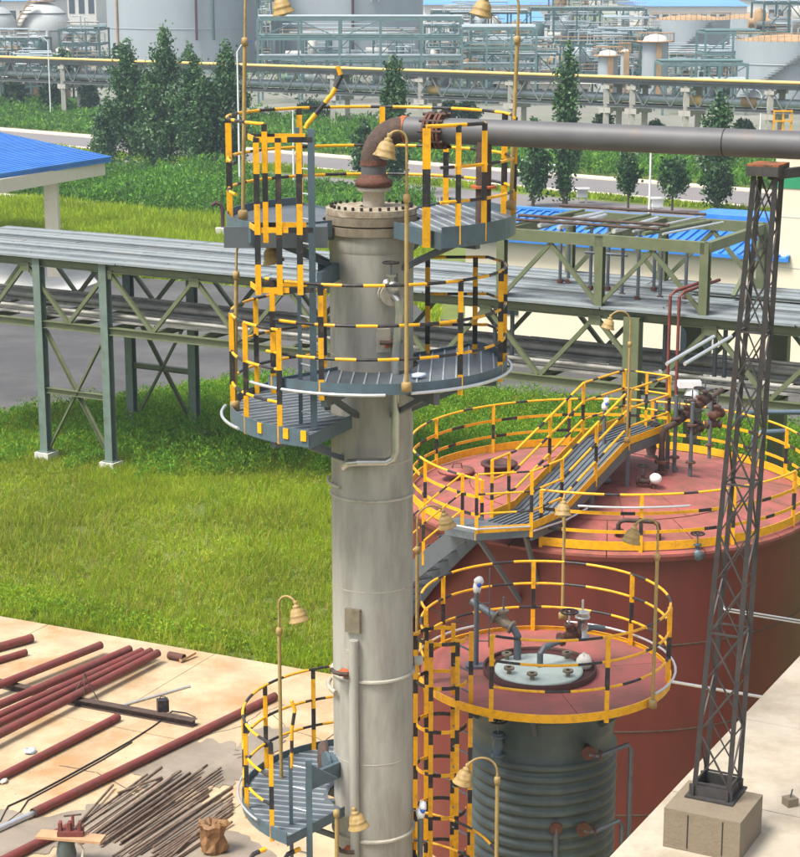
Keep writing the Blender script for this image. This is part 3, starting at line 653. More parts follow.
m.add([A[0], A[3], A[5], A[5]-V((0,0,.15)), A[3]-V((0,0,.15)), A[0]-V((0,0,.15))], [(0, 1, 4, 5), (1, 2, 3, 4)])
rf = m.build('roof', 'roof_blue', wb)
k = -BL - .3
while k < .5: MB().beam(roofpt(k, -.6) + V((0, 0, .04)), roofpt(k, 4) + V((0, 0, .04)), .10, .09).build('roof_rib', 'roof_blue', rf); k += .42
MB().beam(roofpt(-BL-.5, 4) + V((0, 0, .06)), roofpt(.5, 4) + V((0, 0, .06)), .5, .1).build('ridge_cap', 'roof_blue', rf)
MB().prism([Bp(-5, 3), Bp(.5, 3), Bp(.5, 5.2), Bp(-5, 5.2)], 5.9, 6.8).build('roof_vent', 'roof_blue', rf)
for s, w_, z0, z1 in ((-12.6, 1.0, 2.1, 3.4), (-3.6, 1.4, 0.1, 2.6)):
    f = MB().box(Bp(s, -.01, (z0+z1)/2), (w_, .1, z1-z0), RZ).build('window' if z0 > 1 else 'door', 'window_dark', wb)
    MB().box(Bp(s, -.04, z1+.05), (w_+.2, .12, .1), RZ).build('lintel', 'steel', f)
for s in np.arange(-BL, 0, .95):
    MB().box(Bp(s+.47, -.03, .28), (.93, .06, .55), RZ).build('plinth_tile', 'pale_concrete', wb)
B2 = pz(766, 384); 
def Cp(s, t=0, z=0): return V((B2.x + ru.x*s + rv.x*t, B2.y + ru.y*s + rv.y*t - .6, z))
hb = thing('hall', 'tall cream hall with a green band near its roof at the right edge', 'building', Cp(6))
MB().prism([Cp(0, -.4), Cp(16, -.4), Cp(16, 9), Cp(0, 9)], 0, 9.9).build('wall', 'cream', hb)
MB().prism([Cp(-.04, -.44), Cp(16.04, -.44), Cp(16.04, 9), Cp(-.04, 9)], 8.5, 9.25).build('green_band', 'stripe_green', hb)
MB().prism([Cp(-.1, -.5), Cp(16.1, -.5), Cp(16.1, 9.1), Cp(-.1, 9.1)], 9.9, 10.1).build('parapet', 'offwhite', hb)
for z in (3.2, 5.2, 7.3): MB().prism([Cp(-.015, -.415), Cp(16.015, -.415), Cp(16.015, 9), Cp(-.015, 9)], z, z+.03).build('wall_joint', 'pale_concrete', hb)
# blue canopy at left
cC, cA, cB = pz(111, 160, 6.5), pz(-30, 182, 6.3), pz(-30, 129, 6.6)
cy_ = thing('canopy', 'open shelter with bright blue ribbed roof on a cream post at the left edge', 'canopy', (cC.x-5, cC.y, 0))
cD = cA + (cB - cC)
m = MB(); T = [cC, cB, cD, cA]; m.add([p + V((0, 0, .12)) for p in T] + [p - V((0, 0, .12)) for p in T], [(0, 1, 2, 3), (7, 6, 5, 4), (0, 4, 5, 1), (1, 5, 6, 2), (2, 6, 7, 3), (3, 7, 4, 0)]); crf = m.build('roof', 'roof_blue', cy_)
for k in range(46):
    a = cC + (cB-cC)*(k/45); b = cA + (cD-cA)*(k/45); MB().beam(a + V((0, 0, .17)), b + V((0, 0, .17)), .22, .12).build('roof_rib', 'roof_blue', crf)
pb = pz(55, 276, .1)
def post_cream(b, ztop): MB().beam(b, V((b.x, b.y, ztop)), .75, .75, up=(0, 1, 0)).build('post', 'cream_beam', cy_)
post_cream(pb, 5.7)
e = (cB - cC).normalized(); q0 = V((pb.x, pb.y, 0))
MB().beam(V((cA.x+1, cA.y+1.5, 5.9)), V((cC.x-.6, cC.y+.2, 6.0)), .5, .75).build('edge_beam', 'cream_beam', cy_)
MB().beam(V((pb.x-9, pb.y-2, 5.75)), V((pb.x-.9, pb.y+.3, 5.75)), .5, .6).build('beam', 'cream_beam', cy_)
MB().beam(V((pb.x, pb.y, 5.78)), V((pb.x+.9, pb.y+2.6, 5.85)), .5, .6).build('beam', 'cream_beam', cy_)
# red standpipe near the hedge, small boxes by the road
b = pz(223, 237); t = thing('standpipe', 'red hooked standpipe set in a white block on the grass', 'pipe', b)
MB().tube([b, b + V((0, 0, 1.9)), b + V((-.15, 0, 2.2)), b + V((-.45, 0, 2.3)), b + V((-.7, 0, 2.1))], .13, 8).build('pipe', 'dark_red', t); MB().box(b + V((.1, -.3, .3)), (1.1, .6, .7)).build('block', 'offwhite', t)
for px, py, lb in ((549, 178, 'small white cabinet on posts beside the road behind the railing'), (582, 203, 'white roadside cabinet left of the young trees'), (657, 213, 'white roadside cabinet beside the white lamp post'), (185, 178, 'white roadside cabinet between the poplar trunks')):
    b = pz(px, py); t = thing('roadside_cabinet', lb, 'cabinet', b, 'white cabinets beside the road')
    MB().box(b + V((0, 0, .75)), (.8, .5, .6)).build('box', 'white', t); MB().box(b + V((0, 0, 1.1)), (1.1, .8, .1)).build('lid', 'white', t)
    for dx in (-.3, .3): MB().box(b + V((dx, 0, .22)), (.12, .3, .46)).build('leg', 'offwhite', t)
# ---------------------------------------------------------------- main pipe rack
def Rp(s, t=0, z=0): return V((-10.23 + ru.x*s + rv.x*t, 65.31 + ru.y*s + rv.y*t, z))
RW = 5.1; S0, S1 = -9, 31; ZT, ZB = 7.15, 4.95
rk = thing('pipe_rack', 'long two level steel pipe rack with trussed sides crossing the picture', 'pipe rack', Rp(10))
for t_ in (0, RW):
    MB().beam(Rp(S0, t_, ZT), Rp(S1, t_, ZT), .24, .26, prof='I').build('top_chord', 'rack_green', rk)
    MB().beam(Rp(S0, t_, ZB), Rp(S1, t_, ZB), .24, .26, prof='I').build('bottom_chord', 'rack_green', rk)
pst = [(-2.93, 0), (0, 0), (-2.93, RW), (0, RW)]
for s, t_ in pst:
    p = Rp(s, t_ - (.02 if t_ == 0 else -.02)); MB().beam(p + V((0, 0, .12)), p + V((0, 0, ZT+.22)), .32, .30, up=rv, prof='I').build('post', 'rack_teal', rk)
    MB().box(p + V((0, 0, .1)), (.62, .62, .3), RZ).build('footing', 'pale_concrete', rk)
    MB().box(p + V((0, 0, .27)), (.46, .46, .05), RZ).build('base_plate', 'rack_teal', rk)
for t_ in (-.02, RW+.02):
    MB().beam(Rp(-2.8, t_, 2.55), Rp(-.13, t_, 2.55), .2, .2, prof='I').build('strut', 'rack_green', rk)
    MB().beam(Rp(-2.75, t_, .5), Rp(-.15, t_, 4.7), .13, .13, prof='L').build('diagonal_brace', 'rack_green', rk)
    MB().beam(Rp(-2.75, t_+.05, 4.7), Rp(-.15, t_+.05, .5), .13, .13, prof='L').build('diagonal_brace', 'rack_green', rk)
for s, t_ in ((19.75, 0), (19.75, RW), (22.6, RW), (22.6, 0)):
    if (s, t_) == (22.6, 0): continue
    p = Rp(s, t_-.2 if t_ == 0 else t_); MB().beam(p, p + V((0, 0, ZT+.02)), .5, .34, up=rv, prof='box').build('post', 'rack_green', rk)
# truss diagonals
s = S0; k = 0; pan = 1.83
while s < S1 - pan:
    for t_ in (0, RW):
        a, b = (ZB+.1, ZT-.1) if k % 2 == 0 else (ZT-.1, ZB+.1)
        if not (-3.2 < s < -.3 and False): MB().beam(Rp(s, t_, a), Rp(s+pan, t_, b), .13, .13, prof='box').build('diagonal_brace', 'rack_green', rk)
    if k % 2: MB().box(Rp(s, -.08, ZT-.2), (.4, .03, .3), RZ).build('gusset', 'rack_green', rk)
    s += pan; k += 1
s = S0
while s < S1:
    for z in (ZT+.02, ZB+.02): MB().beam(Rp(s, .12, z), Rp(s, RW-.12, z), .16, .2, prof='I').build('cross_beam', 'rack_green', rk)
    s += pan*1.0
# deck trays: long strips in lengths
def trays(zt, t0, t1, n, mt, seed, gap=.05, name='cable_tray'):
    rr = random.Random(seed); wd = (t1-t0)/n
    for j in range(n):
        s = S0 + rr.uniform(-3, 0)
        dz = rr.uniform(0, .08)
        while s < S1:
            L = 6.0; a, b = max(s, S0), min(s+L, S1); t_ = t0 + wd*(j+.5)
            if b - a > .3 and rr.random() > .03:
                m = MB(); q = wd-gap; z = zt+dz+rr.uniform(0, .02)
                A0, B0 = Rp(a+.02, t_, z), Rp(b-.02, t_, z); m.beam(A0, B0, q, .05); 
                for sg in (-1, 1): m.beam(Rp(a+.02, t_+sg*(q/2-.012), z+.035), Rp(b-.02, t_+sg*(q/2-.012), z+.035), .02, .03)
                m.build(name, mt, rk)
            s += L
trays(ZT+.2, -.35, RW+.3, 9, 'tray_grey', 4)
trays(ZB+.2, .2, RW-.2, 11, 'tray_brown', 5, gap=.09)
for t_, r_, z in ((.4, .07, .2), (2.2, .11, .25), (3.6, .06, .2)): MB().tube([Rp(S0, t_, ZB+.28+z), Rp(S1, t_, ZB+.28+z)], r_, 8).build('process_pipe', 'tray_brown', rk)
for t_, r_ in ((1.2, .05), (3.2, .07)): MB().tube([Rp(S0, t_, ZT+.38), Rp(S1, t_, ZT+.38)], r_, 8).build('process_pipe', 'tray_grey', rk)
# raised frame on the rack
ZF = 9.4
fs = (15.3, 18.55, 21.85)
for s in fs:
    for t_ in (0, RW): MB().beam(Rp(s, t_, ZT+.2), Rp(s, t_, ZF+.1), .26, .26, up=rv, prof='I').build('upper_post', 'rack_green', rk)
    MB().beam(Rp(s, .13, ZF-.06), Rp(s, RW-.13, ZF-.06), .2, .3).build('upper_beam', 'rack_green', rk)
for t_ in (-.02, RW+.02):
    MB().beam(Rp(fs[0], t_, ZF-.05), Rp(fs[2], t_, ZF-.05), .22, .34).build('upper_beam', 'rack_green', rk)
    for a, b in zip(fs, fs[1:]):
        mid = (a+b)/2; MB().beam(Rp(a+.1, t_, ZT+.35), Rp(mid, t_, ZF-.25), .12, .12).build('diagonal_brace', 'rack_green', rk); MB().beam(Rp(mid, t_, ZF-.25), Rp(b-.1, t_, ZT+.35), .12, .12).build('diagonal_brace', 'rack_green', rk)
MB().beam(Rp(fs[2], RW*.5, ZT+.4), Rp(fs[2], RW, ZF-.3), .12, .12).build('diagonal_brace', 'rack_green', rk)
rr = random.Random(3)
for k, (s, L) in enumerate(((15.6, 0), (16.4, 0), (17.1, 0), (17.9, 0), (18.9, 0), (19.4, 0), (19.9, 0), (20.4, 0))):
    MB().tube([Rp(s, rr.uniform(0, .6), ZF+.22), Rp(s+rr.uniform(-.2, .9), RW-rr.uniform(0, 1.5), ZF+.22)], rr.choice((.05, .07, .04)), 7).build('loose_pipe', 'silver' if k % 3 else 'rack_green', rk)
for t_, z in ((.5, .33), (1.3, .36), (4.4, .35)): MB().tube([Rp(15.2, t_, ZF+z), Rp(20.2, t_, ZF+z)], .05, 7).build('loose_pipe', 'rust_dark', rk)
for s, t_ in ((17.3, 2.2), (17.55, 2.2), (17.8, 2.4), (18.7, 1.4), (19.3, 1.2), (19.9, 1.5), (20.6, 1.8), (19.1, 3), (15.9, 3), (16.1, 3.2)):
    MB().tube([Rp(s, t_, ZT+.3), Rp(s, t_, ZF+rr.uniform(-.5, .3))], .055, 7).build('riser_pipe', 'steel', rk)
    MB().tube([Rp(s, t_, ZT+.3), Rp(s, t_, ZT+.42)], .1, 8).build('pipe_flange', 'rust', rk)
MB().tube([Rp(17.2, 2.0, ZF-.75), Rp(18.6, 2.0, ZF-.75)], .05, 7).build('riser_pipe', 'steel', rk)
# red riser pair and low pipes right of rack
for d in (0, .28):
    p = Rp(21.0+d, -.5, 3.0); MB().tube([p, V((p.x, p.y, 7.95)), V((p.x+.15, p.y, 8.1)), V((p.x+1.3, p.y+.9, 8.3))], .05, 8).build('red_riser', 'pipe_red', rk)
for s in (14.6, 14.9, 15.2, 20.3, 21.9, 22.2): MB().tube([Rp(s, 1, ZB+.1), Rp(s, 1, ZT+.2)], .07, 7).build('riser_pipe', 'steel', rk)
exec_order = 'big tank'
# ---------------------------------------------------------------- large red tank
TC = V((4.14, 36.5, 0)); TR = 4.0; TZ = 6.95; APEX = 7.75
bt = thing('red_tank', 'large dark red cylindrical tank with a pinkish red cone roof', 'storage tank', TC)
m = MB(); zs = [0, 1.95, 1.98, 3.6, 3.63, 5.3, 5.33, TZ-.02]
m.lathe([(TR, 0), (TR, TZ - .05)], TC, 96); m.build('shell', 'tank_red', bt)
for z in (1.9, 3.55, 5.2): MB().lathe([(TR+.002, z-.02), (TR+.014, z), (TR+.002, z+.02)], TC, 96).build('weld_seam', 'rust_dark', bt)
MB().lathe([(TR, TZ-.13), (TR+.07, TZ-.13), (TR+.07, TZ-.05), (TR, TZ-.05)], TC, 96, smooth=False).build('rim_angle', 'tank_red', bt)
def coneZ(r): return TZ + (APEX-TZ)*(1 - r/(TR+.07))
NS = 14
for k in range(NS):
    for r0, r1, off in ((.0, 1.35, 0), (1.36, 2.75, .5), (2.76, TR+.07, .25)):
        a0, a1 = 360/NS*(k+off)+.12, 360/NS*(k+1+off)-.12; m = MB(); n = 5
        top = [V((TC.x+q*math.cos(R(a)), TC.y+q*math.sin(R(a)), coneZ(q)+(.012 if r0 == 1.36 else 0))) for q, rg in ((r0, 0), (r1, 1)) for a in [a0+(a1-a0)*i/n for i in range(n+1)]]
        m.add(top + [p - V((0, 0, .05)) for p in top], [(i, n+1+i, n+2+i, i+1) for i in range(n)] + [(n+1+i, 3*(n+1)+i, 3*(n+1)+i+1, n+2+i) for i in range(n)])
        m.build('roof_plate', 'roof_red', bt)
MB().lathe([(.01, APEX-.12), (TR, TZ-.1)], TC, 48).build('roof_underlay', 'dark_red', bt)
# rim railing, gap where the walkway lands (front-left) 
rl = TR - .06
gap0, gap1 = 228, 246
railing(bt, arc(TC, rl, gap1-360, gap0, TZ, 90), 1.08, 1.75, st=TK_ST, levels=(1, .68, .36), post=.065, flat=True, pr=.024)
m = MB()
for a, b in zip(arc(TC, rl, gap1-360, gap0, TZ+.13, 90), arc(TC, rl, gap1-360, gap0, TZ+.13, 90)[1:]): m.beam(a, b, .015, .16)
m.build('toe_plate', 'yellow', bt)
# walkway: lower landing, sloped part, upper landing
def QV(p): return V(p)
LA = [pz(531, 533, 7.35), pz(573, 507, 7.45)]
dirw = V((2.75, 3.65, 0)).normalized(); lft = V((-dirw.y, dirw.x, 0)); WW = 1.02
R0 = LA[0]; R1 = V((R0.x, R0.y, 7.42)) + dirw*1.0; R2 = R1 + dirw*2.35; R2.z = 8.3; R3 = R2 + dirw*1.55; R3.z = 8.3
R0.z = 7.40; R1.z = 7.42
wk = thing('tank_walkway', 'grey ribbed walkway ramp with yellow railings rising over the red tank roof', 'walkway', R0)
def quad_deck(a, b, wdt=WW, name='deck'):
    m = MB(); A = [a, b, b+lft*wdt, a+lft*wdt]; m.add(A + [p - V((0, 0, .05)) for p in A], [(0, 1, 2, 3), (7, 6, 5, 4), (0, 4, 5, 1), (1, 5, 6, 2), (2, 6, 7, 3), (3, 7, 4, 0)])
    d = m.build(name, 'deck_steel', wk); m = MB(); n = int(wdt/.1)
    for k in range(1, n): m.beam(a + lft*(wdt*k/n) + V((0, 0, .012)), b + lft*(wdt*k/n) + V((0, 0, .012)), .03, .024)
    m.build('grating', 'steel', d, kind='stuff')
    m = MB()
    for o_ in (0, wdt): m.beam(a + lft*o_ + V((0, 0, -.1)), b + lft*o_ + V((0, 0, -.1)), .05, .18)
    m.build('side_beam', 'steel', wk)
quad_deck(R0, R1); quad_deck(R1, R2); quad_deck(R2, R3)
L0, L1, L2, L3 = [p + lft*WW for p in (R0, R1, R2, R3)]
railing(wk, [R0, R1, R2, R3], 1.08, 1.25, st=(.8, .2), post=.06, toe=.14, posts=[R0, R1, R1.lerp(R2, .5), R2, R3], pr=.024)
railing(wk, [L0+dirw*.25, L1, L2, L3], 1.08, 1.25, st=(.8, .2), post=.06, toe=.14, posts=[L0+dirw*.25, L1.lerp(L0, .2), L1.lerp(L2, .5), L2, L3], pr=.024)
railing(wk, [R3 + V((0, 0, .005)), L3 + V((0, 0, .005))], 1.08, 1.25, st=(.8, .2), post=.05, posts=[R3.lerp(L3, .5)])
for p in (R3, L3, R2, L2, R1.lerp(R2, .45), L1.lerp(L2, .45)):
    q = math.hypot(p.x-TC.x, p.y-TC.y); MB().beam(V((p.x, p.y, coneZ(min(q, TR)))), p - V((0, 0, .1)), .08, .08).build('leg', 'steel', wk)
# landing to spiral stair
E1 = R0 + lft*WW; S_top_in = pz(474, 520, 7.4)
E2 = V((1.12, 33.1, 7.4)); E3 = V((.92, 32.55, 7.4)); 
railing(wk, [R0 + V((0, 0, .003)), V((1.35, 32.28, 7.4))], 1.08, 1.25, st=(.7, .24), post=.06, toe=.12, posts=[V((1.35, 32.28, 7.4))])
m = MB(); A = [R0 + V((0, 0, -.002)), E1 + V((0, 0, -.002)), V((1.0, 33.35, 7.398)), V((.8, 32.62, 7.398)), V((1.35, 32.24, 7.398))]
m.add(A + [p - V((0, 0, .12)) for p in A], [(0, 1, 2, 3, 4), (9, 8, 7, 6, 5)] + [(i, 5+i, 5+(i+1) % 5, (i+1) % 5) for i in range(5)]); ld = m.build('landing', 'deck_steel', wk)
MB().beam(V((1.4, 32.3, 7.28)), V((2.2, 33.0, 5.9)), .07, .07).build('bracket', 'steel', wk); MB().beam(R0 - V((.1, -.05, .1)), V((2.6, 33.0, 5.9)), .07, .07).build('bracket', 'steel', wk)
MB().tube([V((.8, 32.58, 7.5)), V((1.35, 32.2, 7.5)), R0 + V((-.02, -.03, .08))], .02, 6).build('conduit', 'silver', wk)
MB().tube([R0 + V((.05, -.03, 0)), R1 + V((.08, -.05, -.05)), R1.lerp(R2, .3) + V((.1, -.05, -.25))], .02, 6).build('conduit', 'silver', wk)
# spiral stair
ss = thing('spiral_stair', 'dark grey stair with yellow handrail curving down the side of the red tank', 'stair', (TC.x-3.3, TC.y-3, 0))
ri, ro = TR + .12, TR + .86; a_top = 231.5; nst = 30; inn = []; out = []
for k in range(nst+1):
    a = a_top - k*3.4; z = 7.38 - k*.235
    inn.append(V((TC.x+ri*math.cos(R(a)), TC.y+ri*math.sin(R(a)), z))); out.append(V((TC.x+ro*math.cos(R(a)), TC.y+ro*math.sin(R(a)), z)))
for nm, P_ in (('stringer', inn), ('stringer', out)):
    m = MB()
    for a, b in zip(P_, P_[1:]): m.beam(a - V((0, 0, .08)), b - V((0, 0, .08)), .02, .34)
    m.build(nm, 'steel', ss)
for k in range(nst):
    m = MB(); a, b, c, d = inn[k], out[k], out[k+1], inn[k+1]; z = b.z - .05
    for f in np.linspace(0, 1, 5): m.beam(V((*(a.lerp(d, f)).xy, z)), V((*(b.lerp(c, f)).xy, z)), .025, .03)
    m.build('tread', 'steel', ss)
railing(ss, out, 1.0, 1.25, st=(.7, .24), levels=(1, .66, .33), post=.06)
# manhole on the roof
c0 = pz(499, 480, coneZ(3.0)); c0.z = coneZ(math.hypot(c0.x-TC.x, c0.y-TC.y))
mh = thing('manhole', 'open round manhole with its lid swung aside on the red tank roof', 'manhole', c0)
MB().lathe([(.30, -.1), (.30, .16), (.37, .16), (.37, .20), (.25, .20), (.25, -.08), (.01, -.08)], c0, 28).build('neck', 'dark_red', mh)
MB().lathe([(.01, .045), (.25, .045)], c0 + V((0, 0, .06)), 24).build('cover_glass', 'window_dark', mh)
c1 = c0 + V((-.85, .25, -.10)); MB().lathe([(.01, .13), (.36, .10), (.37, .04), (.01, .04)], c1, 24).build('lid', 'roof_red', mh); MB().tube([c1 + V((-.1, 0, .1)), c1 + V((-.05, 0, .22)), c1 + V((.1, 0, .22)), c1 + V((.12, 0, .1))], .015, 5).build('handle', 'rust', mh)
# valve cluster
def onroof(px, py):
    z = 7.3
    for _ in range(6): p = pz(px, py, z); z = coneZ(min(TR, math.hypot(p.x-TC.x, p.y-TC.y)))
    return V((p.x, p.y, z))
vg = thing('valve_manifold', 'rusty cluster of flanged valves and grey pipes on the red tank roof', 'pipework', onroof(690, 440))
p = onroof(661, 474); T1 = p + V((0, 0, .95))
MB().tube([p, T1 - V((0, 0, .15)), T1 + V((.04, 0, -.04)), T1 + V((.16, .06, 0)), T1 + V((.45, .5, .03)), T1 + V((1.5, 2.2, .25))], .06, 10).build('main_pipe', 'rust_dark', vg)
m = MB(); flanged(m, p + V((0, 0, .25)), (0, 0, 1), .14, .05); m.build('flange', 'rust', vg); m = MB(); flanged(m, p + V((0, 0, .05)), (0, 0, 1), .12, .04); m.build('flange', 'rust', vg)
axm = V((1.05, 1.7, .22)).normalized()
for k, d in enumerate((.42, .75, 1.05, 1.4, 1.7)):
    valve(vg, T1 + V((.16, .06, 0)) + axm*d + V((0, 0, .02)), axm, 1.0 if k % 2 else 1.15, mats=('rust' if k % 2 else 'rust_dark', 'steel'), wheel=(k in (1, 3)))
for k, (px, py, h) in enumerate(((674, 472, 1.55), (690, 477, 1.5), (709, 458, 1.35), (737, 438, 1.2), (655, 438, .9))):
    q = onroof(px, py); MB().tube([q, q + V((0, 0, h))], .04, 8).build('riser_pipe', 'steel', vg); m = MB(); flanged(m, q + V((0, 0, .3)), (0, 0, 1), .1, .03); m.build('flange', 'rust', vg); m = MB(); flanged(m, q + V((0, 0, h*.7)), (0, 0, 1), .1, .03); m.build('flange', 'rust', vg)
q = onroof(690, 477) + V((0, 0, .95)); valve(vg, q + V((.1, .1, 0)), (.7, .7, .1), 1.1, mats=('rust_dark', 'steel')); valve(vg, q + V((.6, .7, .15)), (.7, .7, .1), 1.1, mats=('rust', 'steel'), wheel=False)
valve(vg, onroof(651, 458) + V((0, 0, .2)), (0, 0, 1), 1.5, mats=('rust_dark', 'steel'))
q = onroof(712, 458) + V((0, 0, .75)); valve(vg, q, (1, .2, 0), 1.15, mats=('rust_dark', 'steel'), wheel=False); valve(vg, q + V((0, 0, .35)), (0, 0, 1), 1.1, mats=('rust_dark', 'silver'))
for k in range(2):
    a = onroof(668+k*18, 440) + V((0, .6, 1.6)); MB().tube([a, a + V((1.25, 1.3, .38))], .045, 8).build('pale_pipe', 'silver', vg)
MB().sphere(onroof(692, 440) + V((-.02, .1, 1.0)), .17, 12, jit=.1).build('wrapped_actuator', 'white', vg); MB().box(onroof(688, 440) + V((0, .1, 1.25)), (.5, .25, .14)).build('actuator_cover', 'white', vg)
q = onroof(735, 440) + V((0, 0, .5)); MB().tube([q, q + V((.5, .5, .02)), q + V((2.4, .5, .02))], .06, 8).build('side_pipe', 'bluesteel', vg)
q = onroof(760, 455) + V((0, 0, .3)); MB().tube([q + V((-.15, 0, -.3)), q + V((-.15, 0, .1)), q + V((0, 0, .2)), q + V((.6, .1, .2))], .06, 8).build('side_pipe', 'bluesteel', vg)
q = onroof(654, 488); rv_ = thing('level_gauge', 'white round gauge head with a small rusty valve on the red tank roof', 'gauge', q)
MB().sphere(q + V((.02, 0, .2)), .125, 14, sz=.85).build('gauge_head', 'white', rv_); MB().cyl(q + V((0, 0, -.05)), q + V((0, 0, .1)), .05).build('neck', 'rust', rv_); valve(rv_, q + V((-.22, 0, .16)), (1, 0, 0), .9, mats=('rust_dark', 'steel'))
# nozzle pipe on the rim, front: goes over the edge
q = onroof(618, 538); rp = thing('overflow_pipe', 'dark bent pipe dropping over the front rim of the red tank', 'pipe', q)
MB().tube([q, q + V((0, 0, .22)), q + V((.04, -.02, .29)), q + V((.12, -.03, .31)), q + V((.62, -.12, .31)), q + V((.70, -.13, .26)), q + V((.72, -.13, .15)), q + V((.72, -.13, -1.6))], .042, 8).build('pipe', 'rust_dark', rp)
m = MB(); flanged(m, q + V((0, 0, .1)), (0, 0, 1), .1, .05); m.build('flange', 'rust', rp)
q = pY(697, 553, 32.75); nz = thing('side_valve', 'small grey valve with hand wheel on the upper wall of the red tank', 'valve', q)
MB().cyl(q + V((0, .45, 0)), q, .05).build('nozzle', 'steel', nz); valve(nz, q, (0, 1, 0), 1.1, mats=('bluesteel', 'steel'))
MB().tube([pY(668, 681, 31.5), pY(762, 697, 32.0)], .03, 6).build('wall_conduit', 'silver', bt)
cd = MB(); 
for d in (0, .05): cd.tube([pY(722, 607, 32.9) + V((0, 0, d)), pY(726, 611, 32.8) + V((0, 0, d)), pY(830, 628, 33.4) + V((0, 0, d))], .018, 6)
cd.build('wall_conduit', 'silver', bt)
# white conduit on tank railing
MB().tube([p + V((0, 0, .86)) for p in arc(TC, rl+.05, 256, 285, TZ, 12)], .022, 6).build('rail_conduit', 'silver', bt)
# wrapped transmitters on stands
def transmitter(base, h, label, lad=True):
    t = thing('transmitter', label, 'instrument', base, 'plastic wrapped transmitters on grey stands')
    MB().tube([base, base + V((0, 0, h))], .035, 8).build('stand', 'steel', t); MB().box(base + V((0, 0, .02)), (.3, .2, .04)).build('foot', 'steel', t)
    m = MB(); m.sphere(base + V((0, 0, h+.06)), .065, 10, jit=.2, sz=1.3); m.sphere(base + V((.03, -.02, h+.17)), .06, 10, jit=.25); hd = m.build('wrapped_head', 'white', t)
    MB().sphere(base + V((.03, -.06, h+.12)), .035, 8).build('blue_cap', 'blue', hd)
    m = MB(); m.tube([base + V((.18, 0, 0.3)), base + V((.18, 0, h+.35))], .01, 5)
    for z in (.35*h, .85*h): m.tube([base + V((0, 0, z)), base + V((.18, 0, z))], .01, 5)
    if lad: m.build('probe_rod', 'steel', t)
tp = onroof(603, 477); transmitter(tp, 1.42, 'plastic wrapped transmitter on a grey stand beside the walkway ramp', lad=False)
exec_order = 'small tank'
# ---------------------------------------------------------------- small ribbed tank
SC = V((2.03, 25.3, 0)); DZ = 7.45; DR = 1.76
st_ = thing('ribbed_tank', 'small dark green tank wrapped in horizontal coil ribs under a red round deck', 'tank', SC)
prof = [(1.0, 0)]; z = .3
while z < DZ - 1.0:
    prof += [(1.0, z), (1.035, z+.015), (1.058, z+.045), (1.058, z+.08), (1.035, z+.11), (1.0, z+.125)]; z += .168
prof += [(1.0, DZ-.75), (1.02, DZ-.7), (1.0, DZ-.65), (1.0, DZ-.42), (1.02, DZ-.4), (1.0, DZ-.38), (1.0, DZ-.05)]
MB().lathe(prof, SC, 56).build('ribbed_shell', 'coil_green', st_)
dkp = [V((SC.x+DR*math.cos(R(a)), SC.y+DR*math.sin(R(a)), 0)) for a in np.arange(0, 360, 5)]
for k in range(4):
    a0, a1 = k*90+12, k*90+101.6; m = MB(); n = 14; ps = [(.66, a) for a in np.linspace(a1, a0, n)] + [(DR, a) for a in np.linspace(a0, a1, n)]
    m.prism([(SC.x+r_*math.cos(R(a)), SC.y+r_*math.sin(R(a))) for r_, a in ps], DZ-.03, DZ); m.build('deck_plate', 'roof_red2', st_)
MB().lathe([(DR+.004, DZ-.06), (DR+.024, DZ-.06), (DR+.024, DZ+.055), (DR+.004, DZ+.055)], SC, 72, smooth=False).build('toe_plate', 'yellow', st_)
for k in range(6): 
    a = R(k*60+20); MB().beam(V((SC.x+1.0*math.cos(a), SC.y+1.0*math.sin(a), DZ-.55)), V((SC.x+1.6*math.cos(a), SC.y+1.6*math.sin(a), DZ-.06)), .06, .06).build('deck_bracket', 'steel', st_)
g0, g1 = 196, 242
railing(st_, arc(SC, DR-.02, g1-360, g0, DZ, 60), 1.08, 1.5, st=(.76, .34), levels=(1, .68, .34), post=.06, pr=.02)
hc = SC + V((-.06, -.02, DZ)); HR = .80
MB().lathe([(HR, -.02), (HR, .09), (HR-.03, .09), (HR-.03, .04)], hc, 48).build('hatch_rim', 'dark_red', st_)
MB().lathe([(HR-.03, .045), (.01, .05)], hc, 40).build('lid_ring', 'dark_red', st_)
lidc = hc + V((-.02, -.1, .05)); MB().lathe([(.62, 0), (.62, .035), (.58, .045), (.01, .05)], lidc, 44).build('hatch_lid', 'lid_green', st_)
for a, r_ in ((215, .55), (255, .56), (310, .56), (35, .5), (150, .52)):
    q = hc + V((r_*math.cos(R(a)), r_*math.sin(R(a)), .07)); m = MB(); m.cyl(q, q + V((0, 0, .1)), .03); m.lathe([(.03, .09), (.075, .09), (.075, .12), (.03, .12)], q, 14, smooth=False); m.build('nozzle', 'flange', st_)
q = hc + V((0, .1, .1))
MB().tube([q + V((-.3, .15, 0)), q + V((-.3, .15, .35)), q + V((-.36, .15, .45)), q + V((-.95, .5, .75))], .055, 9).build('inlet_pipe', 'steel', st_); valve(st_, q + V((-.5, .24, .52)), (-.75, .4, .35), 1.1, mats=('flange', 'steel'), wheel=False)
MB().tube([q + V((0, -.15, -.03)), q + V((0, -.15, .2)), q + V((.06, -.12, .27)), q + V((.75, .3, .42)), q + V((.95, .42, .36))], .045, 9).build('outlet_pipe', 'steel', st_); valve(st_, q + V((.42, .1, .36)), (.75, .45, .15), 1.1, mats=('rust', 'silver')); valve(st_, q + V((.62, .22, .45)), (0, 0, 1), 1.2, mats=('stainless', 'silver'), wheel=False)
MB().sphere(hc + V((.62, .0, .16)), .11, 10, jit=.3).build('plastic_wrap', 'offwhite', st_); m = MB(); flanged(m, q + V((.62, .22, .66)), (0, 0, 1), .10, .03); m.build('flange', 'stainless', st_)
